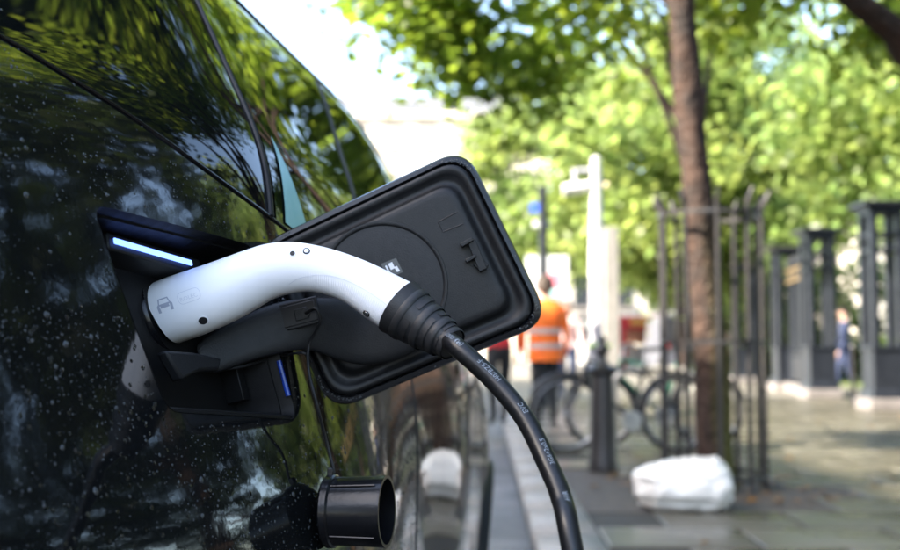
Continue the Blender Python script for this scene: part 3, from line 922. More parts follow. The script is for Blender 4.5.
# cable
CP = [at_s(446, 339, PS - .016), at_depth(459, 349, .985), at_depth(494, 381, .97), at_depth(525, 419, .95), at_depth(547, 463, .925), at_depth(562, 500, .90), at_depth(573, 552, .87)]
CP += [np.array((.118, .84, .64)), np.array((.17, .78, .42)), np.array((.28, .66, .20)), np.array((.45, .45, .05)), np.array((.62, .1, .0125)), np.array((.75, -.6, .0125)), np.array((.9, -2.2, .0125))]
CAB = catmull(CP, 14)
RC = .0086
MB().tube([Vector(p) for p in CAB], RC, 20).build('cable', 'cable_rubber', plug)
seg = np.linalg.norm(np.diff(CAB, axis=0), axis=1); arc = np.concatenate([[0], np.cumsum(seg)])
def cable_text(body, a_mid, size):
    vs, fs = text_mesh(body, size)
    xs = [v[0] for v in vs]; wid = max(xs)
    mb = MB(); out = []
    for x, y, _ in vs:
        a = a_mid + wid / 2 - x                # reads towards the plug
        i = int(np.clip(np.searchsorted(arc, a) - 1, 0, len(CAB) - 2))
        f_ = (a - arc[i]) / seg[i]
        c_ = CAB[i] + (CAB[i + 1] - CAB[i]) * f_; t_ = (CAB[min(i + 2, len(CAB) - 1)] - CAB[max(i - 1, 0)]); t_ /= np.linalg.norm(t_)
        view = C0 - c_; view -= t_ * (view @ t_); view /= np.linalg.norm(view)
        side = np.cross(t_, view)
        if side[0] < 0: side = -side            # towards the upper right edge of the cable
        ang = .48 - (y - size * .36) / RC
        out.append(c_ + (view * math.cos(ang) + side * math.sin(ang)) * (RC + .0002))
    mb.add(out, fs)
    mb.build('cable_lettering', 'print_white', plug, None)
for body_, a_, sz in (('(R) 0003+', .022, .0060), ('H07BZ5-F', .066, .0064), ('EVC', .112, .0064), ('3G6+2x0,5', .158, .0060), ('HAR', .205, .0064)):
    cable_text(body_, a_, sz)

# ---- LED strip on the recess wall
def in_recess(x, y, dep):
    d = ray(x, y); n_ = PN; p = PCEN - PN * dep
    return C0 + d * (((p - C0) @ n_) / (d @ n_))
lp = [in_recess(113, 241, .026), in_recess(191, 263.5, .026)]
l0, l1 = Vector(lp[0]), Vector(lp[1])
lh = .0028
upv = (Vector(PN).cross((l1 - l0).normalized())); upv = upv if upv.z > 0 else -upv
nrm = Vector(PN)
MB().loops([[l0 - upv * lh, l1 - upv * lh, l1 + upv * lh, l0 + upv * lh], [l0 - upv * lh + nrm * .002, l1 - upv * lh + nrm * .002, l1 + upv * lh + nrm * .002, l0 + upv * lh + nrm * .002]]).build('light_strip', 'led', car, None, .001)
ext = (l1 - l0) * .16
MB().loops([[l0 - ext * .3 - upv * .010 - nrm * .03, l1 + ext - upv * .010 - nrm * .03, l1 + ext + upv * .010 - nrm * .03, l0 - ext * .3 + upv * .010 - nrm * .03],
            [l0 - ext * .3 - upv * .008 - nrm * .001, l1 + ext - upv * .008 - nrm * .001, l1 + ext + upv * .008 - nrm * .001, l0 - ext * .3 + upv * .008 - nrm * .001]]).build('light_housing', 'plastic', car, 30, .002)
# inner socket door hanging below the plug, on the recess floor
mb = MB()
pts = [in_recess(x, y, .018) for x, y in ((166, 350), (196, 352), (222, 358), (220, 370), (200, 371), (183, 380))]
mb.loops([[Vector(p) - nrm * .012 for p in pts], [Vector(p) for p in pts]]).build('socket_door', 'plastic_soft', car, 30, .003)
for x0, x1 in ((236, 242), (256, 261)):
    pts = [in_recess(x0, 366, .036), in_recess(x1, 366, .036), in_recess(x1 + 8, 400, .036), in_recess(x0 + 8, 400, .036)]
    MB().loops([[Vector(p) - nrm * .02 for p in pts], [Vector(p) for p in pts]]).build('recess_rib', 'recess_black', car, 30, .001)
# ledge along the lower lip of the opening
bot = [surf(*(PORT[3] + (PORT[2] - PORT[3]) * f))[0][0] for f in np.linspace(.04, .97, 24)]
MB().tube([Vector(p - PN * .006) + Vector((0, 0, .002)) for p in bot], .004, 8).build('port_seal', 'recess_black', car)
# LED's blue reflection, painted as a strip on the forward edge of the opening
fe = [surf(*(PORT[1] + (PORT[2] - PORT[1]) * f))[0][0] for f in np.linspace(.66, .86, 16)]
MB().tube([Vector(p - PN * .001 - CU * .003) for p in fe], [.0026] * 16, 8).build('edge_reflection', 'led_reflection', car)

# ---- open flap
FS = 1.145
fo = at_s(414, 281, FS)                         # flap centre
e1 = Vector(at_s(506, 240, FS + .008) - fo).normalized()
e2 = Vector(at_s(381, 204, FS - .004) - fo); e2 = (e2 - e1 * e2.dot(e1)).normalized()
e3 = e1.cross(e2)
if e3.y > 0: e3 = -e3
fo = Vector(fo)
def fl(x, y, z=0.0): return fo + e1 * x + e2 * y + e3 * z
kpx = np.linalg.norm(at_s(451, 281, FS) - at_s(414, 281, FS)) / 37.0
def fpx(x, y, z=0.0):                          # pixel -> flap coordinates at height z
    d = Vector(ray(x, y)); p = fo + e3 * z
    P = Vector(C0) + d * ((p - Vector(C0)).dot(e3) / d.dot(e3))
    return P
def fl_of(x, y, z=0.0):
    P = fpx(x, y, z) - fo
    return (P.dot(e1), P.dot(e2))
FC = [fl_of(465, 146), fl_of(551, 321), fl_of(331, 413), fl_of(255, 246)]
FCc = np.mean(FC, 0)
def frr(rad, inset, k=8):
    P = []
    for i in range(4):
        a, b, c_ = [np.array(FC[j % 4]) for j in (i - 1, i, i + 1)]
        u = (a - b) / np.linalg.norm(a - b); v = (c_ - b) / np.linalg.norm(c_ - b)
        P.append(b + (u + v) * inset)
    return rounded_poly(P, rad, k)
def floop(rad, inset, z): return [fl(x, y, z) for x, y in frr(rad, inset)]
flap = bpy.data.objects.new('charging_flap', None); COL.objects.link(flap); flap.parent = car
flap.location = root_matrix(car).inverted() @ fo
tag(flap, 'black charging flap swung open')
MB().loops([floop(.030, .022, -.0135), floop(.032, .008, -.0115), floop(.032, .0015, -.007), floop(.032, 0, -.002), floop(.031, .0015, .0015), floop(.028, .006, .0025), floop(.027, .0085, -.002)], True, True).build('flap_skin', 'trim', flap, 50)
MB().loops([floop(.027, .0085, -.001), floop(.026, .0095, .004), floop(.025, .013, .0055), floop(.024, .017, .003), floop(.023, .0205, -.0005), floop(.022, .0245, -.0005), floop(.021, .0275, .003), floop(.0205, .0295, .0085), floop(.020, .032, .0098), floop(.018, .037, .0102)], False, True).build('flap_liner', 'plastic', flap, 60)
# circular recess ring on the liner
cc = fl_of(383, 286, .0102)
cen = fl(cc[0], cc[1], .0102)
RR = 62 * kpx
MB().lathe(cen, e3, [(RR * 1.045, -.002), (RR * 1.03, .0012), (RR * .995, .0016), (RR * .965, .0004), (RR * .95, -.001)], 72, False).build('flap_ring', 'plastic', flap, 60)
MB().lathe(cen, e3, [(RR * .955, .00015), (RR * .90, .0002), (RR * .87, .0005), (RR * .5, .0006), (.0005, .0006)], 72).build('flap_disc', 'plastic_soft', flap, 60)
# latch hook
def fbox(name, x, y, w, h, d, material, z0=.0102, rot=0.0, bevel=.0006):
    cx, cy = fl_of(x, y, z0)
    m3 = Matrix((e1, e2, e3)).transposed() @ Matrix.Rotation(rot, 3, 'Z')
    return MB().box(fl(cx, cy, z0 + d / 2), (w, h, d), mtx=m3).build(name, material, flap, 30, bevel)
fbox('latch_block', 477, 255, .0085, .034, .009, 'plastic', rot=R(-2))
fbox('latch_prong', 467, 243, .014, .004, .013, 'plastic', rot=R(6))
fbox('latch_prong', 471, 259, .012, .0035, .011, 'plastic', rot=R(6))
fbox('latch_base', 481, 265, .011, .012, .006, 'plastic', rot=R(20))
# engraved bracket mark
for a, b in (((457, 212), (438, 222)), ((438, 222), (443, 232)), ((443, 232), (463, 224))):
    pa, pb = fpx(*a, .0104), fpx(*b, .0104)
    MB().tube([pa, pb], .0006, 6).build('liner_mark', 'hole_black', flap)
# sticker with a pictogram
st = [fpx(*p, .0112) for p in ((381, 264), (396, 258), (403, 272), (388, 279))]
lab = MB().add(st, [(0, 1, 2, 3)]).build('warning_label', 'label_film', flap, None)
for P in (((388, 264), (392, 262), (395, 268), (391, 270)), ((394, 267), (397, 266), (400, 271), (397, 272)), ((385, 266), (386.5, 265.4), (391, 274), (389.5, 274.8))):
    MB().add([fpx(*p, .0115) for p in P], [(0, 1, 2, 3)]).build('label_print', 'print_faint', lab, None)
# hinge arm from the liner back into the port
arm_px = [(428, 322, 18), (398, 330, 30), (366, 333, 34), (340, 329, 30), (312, 322, 25), (280, 327, 24.5), (250, 337, 22), (222, 350, 19), (200, 362, 17)]
NA_ = len(arm_px) - 1
al = []
for i, (x, y, r_) in enumerate(arm_px):
    f_ = max(0.0, (i - 2) / (NA_ - 2))
    c_ = np.array(at_s(x, y, FS - .010 - .087 * f_)); rr2 = r_ * kpx
    tdir = np.array(at_s(*arm_px[min(i + 1, NA_)][:2], FS) - at_s(*arm_px[max(i - 1, 0)][:2], FS)); tdir /= np.linalg.norm(tdir)
    up_ = np.cross(CU, tdir); up_ = up_ if up_[2] > 0 else -up_
    al.append([Vector(c_ + up_ * rr2 * math.copysign(abs(math.cos(a)) ** .55, math.cos(a)) + CU * .011 * math.copysign(abs(math.sin(a)) ** .55, math.sin(a))) for a in np.linspace(0, 2 * math.pi, 28, endpoint=False)])
arm = MB().loops(al).build('hinge_arm', 'plastic_soft', flap, 60)
sm = arm.modifiers.new('round', 'SUBSURF'); sm.levels = 1; sm.render_levels = 2
AS = FS - .010 - .087 * .42 - .0125
m3 = Matrix((e1, e2, e3)).transposed()
rot_a = Matrix((Vector(CR), Vector(EZ), Vector(-CU))).transposed() @ Matrix.Rotation(R(14), 3, 'Z')
ap = Vector(at_s(299, 314, AS))
MB().box(ap, (.042, .027, .003), mtx=rot_a).build('arm_recess_frame', 'plastic_soft', arm, 30, .0015)
MB().box(ap + Vector(-CU) * .0008, (.036, .021, .003), mtx=rot_a).build('arm_recess', 'hole_black', arm, 30, .001)
MB().box(ap + Vector(-CU) * .0018 + Vector(CR) * .003, (.014, .012, .003), mtx=rot_a).build('tether_mount', 'plastic_soft', arm, 30, .001)
hp = Vector(at_s(306, 313, AS - .0035))
MB().lathe(hp, Vector(-CU), [(.0042, 0), (.004, .0006), (.0001, .0007)], 16).build('tether_hole', 'hole_black', arm)

# ---- dust cap hanging on its cord against the door sill
CS = 1.085
cap_c = Vector(at_s(331, 511, CS))
cap_ax = (Vector(CR) * math.cos(R(5)) - Vector(CU) * math.sin(R(5)) + Vector((0, 0, .02))).normalized()
cap = thing('dust_cap', 'round black plastic plug dust cap dangling on a thin cord below the open flap', 'dust cap', tuple(cap_c))
MB().lathe(cap_c, cap_ax, [(.028, -.006), (.032, -.005), (.0352, -.002), (.0352, .004), (.0335, .0055)], 40).build('cap_collar', 'plastic_gloss', cap)
MB().lathe(cap_c, cap_ax, [(.0325, .004), (.0330, .030), (.0342, .052), (.0342, .056), (.031, .056), (.0305, .02), (.001, .018)], 48, False).build('cap_barrel', 'plastic_gloss', cap)
xx, yy, aa = frame(cap_ax)
upc = Vector((0, 0, 1)) - cap_ax * cap_ax.z; upc.normalize(); fwdc = cap_ax.cross(upc); fwdc = fwdc if fwdc.y < 0 else -fwdc
for an in (R(38), R(128)):
    dv = upc * math.cos(an) + fwdc * math.sin(an)
    MB().tube([cap_c + cap_ax * .006 + dv * .0330, cap_c + cap_ax * .05 + dv * .0345], .0011, 6).build('cap_rib', 'plastic_gloss', cap)
MB().box(cap_c + upc * .0375, (.006, .006, .008)).build('cord_lug', 'plastic_gloss', cap, 30, .001)
co = catmull([hp + Vector(-CU) * .002, at_s(316, 309, AS - .012), at_s(320, 322, AS - .01), at_s(309, 345, AS), at_s(309, 372, AS - .01), at_s(317, 405, AS - .015), at_s(326, 440, CS), at_s(333, 466, CS), at_s(334, 473, CS)], 8)
MB().tube([Vector(p) for p in co], .0016, 8).build('cord', 'rubber', cap)
co = catmull([at_s(222, 370, 1.06), at_s(245, 366, 1.07), at_s(275, 357, 1.10), at_s(303, 353, AS), at_s(311, 362, AS + .01)], 8)
MB().tube([Vector(p) for p in co], .0013, 8).build('cord', 'rubber', cap)

# ---- rain drops on the skin
def drops(name, W, N, rad, parent, hgt=.42, material='water_drop'):
    n_ = len(W); K = 7
    ref = RNG.normal(size=(n_, 3)); e1_ = np.cross(N, ref); e1_ /= np.linalg.norm(e1_, axis=1)[:, None]; e2_ = np.cross(N, e1_)
    a = np.linspace(0, 2 * math.pi, K, endpoint=False)
    wob = 1 + RNG.normal(0, .10, (n_, K))
    ringd = (e1_[:, None] * np.cos(a)[None, :, None] + e2_[:, None] * np.sin(a)[None, :, None]) * wob[..., None] * rad[:, None, None]
    v0 = W[:, None] + ringd - N[:, None] * 5e-5
    v1 = W[:, None] + ringd * .72 + N[:, None] * (rad * hgt * .66)[:, None, None]
    v2 = (W + N * (rad * hgt)[:, None])[:, None]
    V = np.concatenate([v0, v1, v2], 1); nv = 2 * K + 1
    fs = []
    quads = np.array([[k, (k + 1) % K, K + (k + 1) % K, K + k] for k in range(K)]); tris = np.array([[K + k, K + (k + 1) % K, 2 * K] for k in range(K)])
    b = (np.arange(n_) * nv)[:, None, None]
    me = bpy.data.meshes.new(name)
    me.from_pydata(V.reshape(-1, 3).tolist(), [], (b + quads).reshape(-1, 4).tolist() + (b + tris).reshape(-1, 3).tolist()); me.update(); me.shade_smooth()
    o = link_mesh(name, me, material, parent)
    o['kind'] = 'stuff'
    return o
ND = 30000
ds_ = RNG.uniform(.45, 1.75, ND); dt_ = RNG.uniform(.52, 1.0, ND); dt_ = .52 + (tbelt(ds_) - .52) * (dt_ - .52) / .48
from_cont = np.array([False] * ND)
# keep drops out of the opening
ang_c = np.arctan2(CONT[:, 1] - PC_[1], CONT[:, 0] - PC_[0]); rad_c = np.hypot(CONT[:, 1] - PC_[1], CONT[:, 0] - PC_[0])
o_ = np.argsort(ang_c)
ra = np.interp(np.arctan2(dt_ - PC_[1], ds_ - PC_[0]), np.concatenate([ang_c[o_][-4:] - 2 * math.pi, ang_c[o_], ang_c[o_][:4] + 2 * math.pi]), np.concatenate([rad_c[o_][-4:], rad_c[o_], rad_c[o_][:4]]))
keep = np.hypot(dt_ - PC_[1], ds_ - PC_[0]) > ra + .006
cl = np.array([noise.noise(Vector((a * 9, b * 9, 3.1))) for a, b in zip(ds_, dt_)])
keep &= (cl + RNG.uniform(-.6, .6, ND)) > -.15
ds_, dt_ = ds_[keep], dt_[keep]
W_, N_ = surf(ds_, dt_)
drops('rain_drops', W_, N_, np.clip(RNG.lognormal(math.log(.00052), .52, len(ds_)), .00026, .0030), car)
bs_ = np.concatenate([RNG.uniform(.74, .90, 170), RNG.uniform(.5, 1.5, 110)]); bt_ = np.concatenate([RNG.uniform(.78, .98, 170), RNG.uniform(.6, 1.05, 110)])
ra = np.interp(np.arctan2(bt_ - PC_[1], bs_ - PC_[0]), np.concatenate([ang_c[o_][-4:] - 2 * math.pi, ang_c[o_], ang_c[o_][:4] + 2 * math.pi]), np.concatenate([rad_c[o_][-4:], rad_c[o_], rad_c[o_][:4]]))
kb = np.hypot(bt_ - PC_[1], bs_ - PC_[0]) > ra + .008
W_, N_ = surf(bs_[kb], bt_[kb])
drops('rain_drops', W_, N_, RNG.uniform(.0010, .0024, int(kb.sum())), car, .34, 'water_clear')
gx = RNG.uniform(.42, 2.2, 500); gy = RNG.uniform(0.03, .93, 500); gy = tbelt(gx) + (TG1 - tbelt(gx)) * gy
W_, N_ = surf(gx, gy, .0015)
drops('rain_drops', W_, N_, np.clip(RNG.lognormal(math.log(.0005), .4, 500), .0003, .0014), car)
# beads along the flap's outer edge
rim_l = frr(.037, .0022, 20); k = RNG.integers(0, len(rim_l), 260); j = RNG.uniform(0, 1, 260)
pp = np.array([np.array(rim_l[a]) * (1 - b) + np.array(rim_l[(a + 1) % len(rim_l)]) * b for a, b in zip(k, j)])
ctr = pp.mean(0); pp = ctr + (pp - ctr) * RNG.uniform(.975, 1.0, 260)[:, None]
Wf = np.array([fl(x, y, .0022) for x, y in pp])
drops('rain_drops', Wf, np.tile(np.array(e3), (260, 1)), np.clip(RNG.lognormal(math.log(.0005), .4, 260), .0003, .0015), flap)

# ================================================================== TREES
def limb_mesh(mb, pts, r0, r1, n=9):
    c_ = catmull(pts, 6); k = len(c_)
    mb.tube([Vector(p) for p in c_], [r0 + (r1 - r0) * i / (k - 1) for i in range(k)], n)

def tree(name, label, base, trunk_pts, radii, crowns, nleaf, size, mats, limbs=6, group=None, seed=0, clump=.75, gaps=0.0):
    rg = np.random.default_rng(seed); rn = random.Random(seed)
    root = thing(name, label, 'tree', tuple(base), group)
    c_ = catmull(trunk_pts, 10); k = len(c_)
    rr2 = np.interp(np.linspace(0, 1, k), np.linspace(0, 1, len(radii)), radii)
    mb = MB(); n_ = 18; loops = []
    for i in range(k):
        loops.append([Vector(c_[i]) + Vector((math.cos(a), math.sin(a), 0)) * rr2[i] * (1 + .22 * noise.noise(Vector((math.cos(a) * 1.2, math.sin(a) * 1.2, c_[i][2] * 1.6 + seed))) + .09 * noise.noise(Vector((math.cos(a) * 4, math.sin(a) * 4, c_[i][2] * 4 + seed)))) for a in np.linspace(0, 2 * math.pi, n_, endpoint=False)])
    mb.loops(loops, True, True)
    trunk = mb.build('trunk', 'bark', root, 60)
    top = np.array(trunk_pts[-1])
    cents = []
    for (cx, cy, cz, rx, ry, rz, share) in crowns:
        tot = sum(c2[6] for c2 in crowns)
        m = max(4, int(rx * ry * rz * 1.1 / clump ** 2))
        d = rg.normal(size=(m, 3)); d /= np.linalg.norm(d, axis=1)[:, None]
        rad = rg.uniform(.25, 1.0, m) ** .55
        cc2 = np.array([cx, cy, cz]) + d * rad[:, None] * np.array([rx, ry, rz])
        cents.append((cc2, share / tot))
    lm = MB()
    for i in range(limbs):
        cc2 = cents[i % len(cents)][0]
        tgt = cc2[rn.randrange(len(cc2))]
        st_ = np.array(c_[rn.randrange(int(k * .62), k)])
        mid = (st_ + tgt) / 2 + np.array([rn.uniform(-.3, .3), rn.uniform(-.3, .3), .35])
        limb_mesh(lm, [st_, mid, tgt], radii[-1] * .62, .018, 7)
    if limbs: lm.build('limbs', 'bark', root)
    P, S, Vv = [], [], []
    for cc2, sh_ in cents:
        n2 = int(nleaf * sh_)
        ci = rg.integers(0, len(cc2), n2)
        tone = rg.uniform(0, 1, len(cc2))
        pts = cc2[ci] + rg.normal(size=(n2, 3)) * clump * np.array([.55, .55, .38])
        P.append(pts); S.append(rg.uniform(.65, 1.3, n2) * size); Vv.append(np.clip(tone[ci] * .6 + rg.uniform(0, .4, n2), 0, 1))
    P, S, Vv = np.concatenate(P), np.concatenate(S), np.concatenate(Vv)
    leaf_cloud('crown', P, S, mats, Vv, parent=root)
    return root

# guarded street tree
tz = lambda x, y: at_depth(x, y, TREE[1])
tpts = [TREE + np.array([0, 0, -.02]), tz(713, 420), tz(708, 330), tz(700, 220), tz(690, 120), tz(681, 0), tz(676, -90), tz(672, -220)]
tb = tpts[0]
tree('street_tree', 'slim brown street tree growing inside the round iron guard', tb, tpts, [.138, .122, .112, .102, .096, .088, .082, .075],
     [(1.6, 8.2, 6.9, 3.8, 3.4, 1.4, 1.2), (-.3, 9.4, 4.1, 1.0, 1.4, .75, .12), (.5, 10.2, 3.8, 1.1, 1.4, .62, .11), (1.7, 10.4, 4.05, 1.3, 1.4, .5, .08), (3.8, 10.8, 4.15, 1.7, 1.4, .55, .12)], 26000, .115, 'leaf_near', 11, 'street trees', 3, .52)
# second street tree, its trunk outside the frame
b2 = np.array([5.6, 9.2, -.02])
r2 = tree('street_tree', 'street tree whose thick dark limb crosses the upper right corner', b2, [b2, b2 + np.array([0, 0, 1.5]), b2 + np.array([-.05, 0, 3.0]), b2 + np.array([-.1, .1, 5.0])], [.25, .21, .19, .14],
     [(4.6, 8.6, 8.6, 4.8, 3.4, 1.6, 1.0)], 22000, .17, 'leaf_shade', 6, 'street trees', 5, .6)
lm = MB()
limb_mesh(lm, [b2 + np.array([0, 0, 2.2]), at_depth(935, 75, 8.6), at_depth(893, 30, 8.4), at_depth(846, -8, 8.2), at_depth(800, -70, 8.0)], .15, .07, 10)
lm.build('low_limb', 'bark', r2)
b3 = np.array([3.84, 17.2, -.02])  # added tree, its crown out of frame, put here to shade the pavement
tree('street_tree', 'unseen street tree added to shade the pavement, trunk hidden behind the guarded trunk', b3, [b3, b3 + np.array([0, 0, 1.6]), b3 + np.array([-.1, 0, 3.4]), b3 + np.array([-.5, 0, 6.0])], [.13, .12, .11, .09],
     [(2.3, 16.6, 8.6, 3.4, 3.2, 1.2, 1.0)], 13000, .17, 'leaf_near', 7, 'street trees', 9, .6)
# street trees beside and behind the viewpoint, out of frame but mirrored in the wet paint
for i, (x, y, cz, rx, rz, lb) in enumerate(((5.4, 2.6, 5.2, 3.8, 2.6, 'street tree beside the viewpoint, mirrored in the wet black paint'),
                                            (8.6, 6.5, 5.0, 3.6, 3.0, 'tree inside the railings beside the gateway, mirrored in the side windows'),
                                            (6.6, -3.2, 5.2, 4.0, 3.0, 'street tree behind the viewpoint, mirrored near the rear of the car'),
                                            (9.8, 0.6, 4.4, 3.6, 3.4, 'low spreading tree inside the railings, mirrored low on the car'),
                                            (14.0, 5.0, 3.0, 4.0, 3.0, 'low bushy tree far inside the park, mirrored below the port'),
                                            (15.5, 12.5, 3.0, 4.2, 3.0, 'low bushy tree far inside the park, outside the frame beyond the gateway'),
                                            (14.6, -1.0, 3.0, 4.0, 3.0, 'low bushy park tree straight out from the parked car'),
                                            (13.5, -7.0, 3.0, 4.2, 3.0, 'low bushy tree behind the viewpoint in the park'))):
    b_ = np.array([x, y, -.02])
    tree('street_tree', lb, b_, [b_, b_ + np.array([.05, 0, 1.5]), b_ + np.array([-.1, .1, 3.0]), b_ + np.array([0, 0, cz])], [.2, .17, .15, .10],
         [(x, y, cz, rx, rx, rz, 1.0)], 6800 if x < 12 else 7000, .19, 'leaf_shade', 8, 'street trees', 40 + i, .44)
# trees in the park
far = [(6.8, 33, 4.0, 6.2, 3.4, 'broad green tree straight behind the slender white post'),
       (13.0, 28, 4.6, 6.8, 3.6, 'bright green tree rising behind the gate pillars'),
       (18.5, 30, 5.0, 7.0, 3.8, 'bright green tree behind the railings near the right edge'),
       (10.5, 42, 5.0, 8.2, 4.2, 'tall green tree far behind the guarded tree trunk'),
       (4.2, 44, 3.6, 7.4, 3.6, 'green tree at the edge of the bright sky, above the info board'),
       (20.0, 44, 6.0, 9.0, 4.6, 'tall green tree far behind the railings'),
       (14.5, 18.5, 3.8, 6.8, 3.2, 'leafy green tree inside the gates beyond the near pillar')]
for i, (x, y, rx, cz, rz, lb) in enumerate(far):
    b_ = np.array([x, y, -.02])
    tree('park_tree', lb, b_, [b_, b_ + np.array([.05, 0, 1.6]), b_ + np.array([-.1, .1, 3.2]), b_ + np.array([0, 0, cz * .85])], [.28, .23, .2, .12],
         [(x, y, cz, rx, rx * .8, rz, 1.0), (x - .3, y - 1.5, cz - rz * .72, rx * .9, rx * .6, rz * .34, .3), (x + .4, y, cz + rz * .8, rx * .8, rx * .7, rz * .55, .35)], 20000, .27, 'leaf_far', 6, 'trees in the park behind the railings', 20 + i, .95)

# ================================================================== TREE GUARD
guard = thing('tree_guard', 'tall round iron tree guard with flared spear-tipped bars', 'tree guard', tuple(TREE))
gc = TREE[:2] + np.array([.0, .05]); GR = .345
for k in range(10):
    a = 2 * math.pi * (k + .35) / 10
    d = np.array([math.cos(a), math.sin(a)])
    P = [(*(gc + d * (GR + .015)), .0), (*(gc + d * GR), .25), (*(gc + d * GR), 1.80), (*(gc + d * (GR + .02)), 1.92), (*(gc + d * (GR + .055)), 2.02)]
    c_ = catmull(P, 5)
    MB().tube([Vector(p) for p in c_], [.018] * (len(c_) - 3) + [.015, .010, .003], 8).build('bar', 'iron', guard)
for z in (.09, .99, 1.86):
    MB().loops([[Vector((gc[0] + r_ * math.cos(a), gc[1] + r_ * math.sin(a), zz)) for a in np.linspace(0, 2 * math.pi, 40, endpoint=False)] for r_, zz in ((GR - .014, z - .013), (GR + .014, z - .013), (GR + .014, z + .013), (GR - .014, z + .013), (GR - .014, z - .013))], False, False).build('ring', 'iron', guard)

# ================================================================== WHITE SACK
sx = at_ground(690, 512); SC = np.array([sx[0], sx[1] + .16])
bm = bmesh.new(); bmesh.ops.create_icosphere(bm, subdivisions=5, radius=1)
for v in bm.verts:
    p = v.co.copy()
    q = Vector((math.copysign(abs(p.x) ** .62, p.x), math.copysign(abs(p.y) ** .75, p.y), math.copysign(abs(p.z) ** .62, p.z)))
    x, y, z = q.x * .275, q.y * .20, q.z * .135
    z += .02 * math.sin(p.x * 2.6 + .5) * max(0, p.z) - .018 * max(0, p.x - .5) * max(0, p.z)
    nn_ = noise.noise(Vector((p.x * 1.6, p.y * 1.6, p.z * 1.6))) * .022 + (1 - abs(noise.noise(Vector((p.x * 2.6 + 4, p.y * 2.6, p.z * 3.6))))) ** 4 * .018 + (1 - abs(noise.noise(Vector((p.x * 6 + 1, p.y * 6, p.z * 8))))) ** 4 * .008
    pinch = -.022 * math.exp(-((p.z + .45) / .12) ** 2) * (1 if p.x < .3 else .3)
    k = 1 + (nn_ + pinch) / .2
    x, y, z = x * k, y * k, z * (1 + nn_ / .16)
    v.co = (x + SC[0], y + SC[1], max(z + .135, .004 + .002 * p.x))
me = bpy.data.meshes.new('rubbish_sack'); bm.to_mesh(me); bm.free(); me.shade_smooth()
tag(link_mesh('rubbish_sack', me, 'sack'), 'plump white plastic rubbish sack lying at the foot of the tree guard', 'sack')

# ================================================================== BOLLARD
bp = at_ground(603, 471)
bol = thing('bollard', 'black cast iron bollard with ringed neck and knob beside the kerb', 'bollard', tuple(bp))
MB().lathe(bp, (0, 0, 1), [(.115, 0), (.115, .06), (.105, .10), (.098, .30), (.088, .62), (.085, .74)], 24).build('shaft', 'iron', bol)
MB().lathe(bp + np.array([0, 0, .74]), (0, 0, 1), [(.085, 0), (.118, .02), (.122, .045), (.10, .065), (.05, .085), (.040, .12)], 24).build('collar', 'iron', bol)
MB().lathe(bp + np.array([0, 0, .86]), (0, 0, 1), [(.038, 0), (.034, .03), (.052, .055), (.056, .085), (.04, .115), (.03, .13), (.038, .15), (.02, .185), (.002, .20)], 20).build('knob', 'iron', bol)

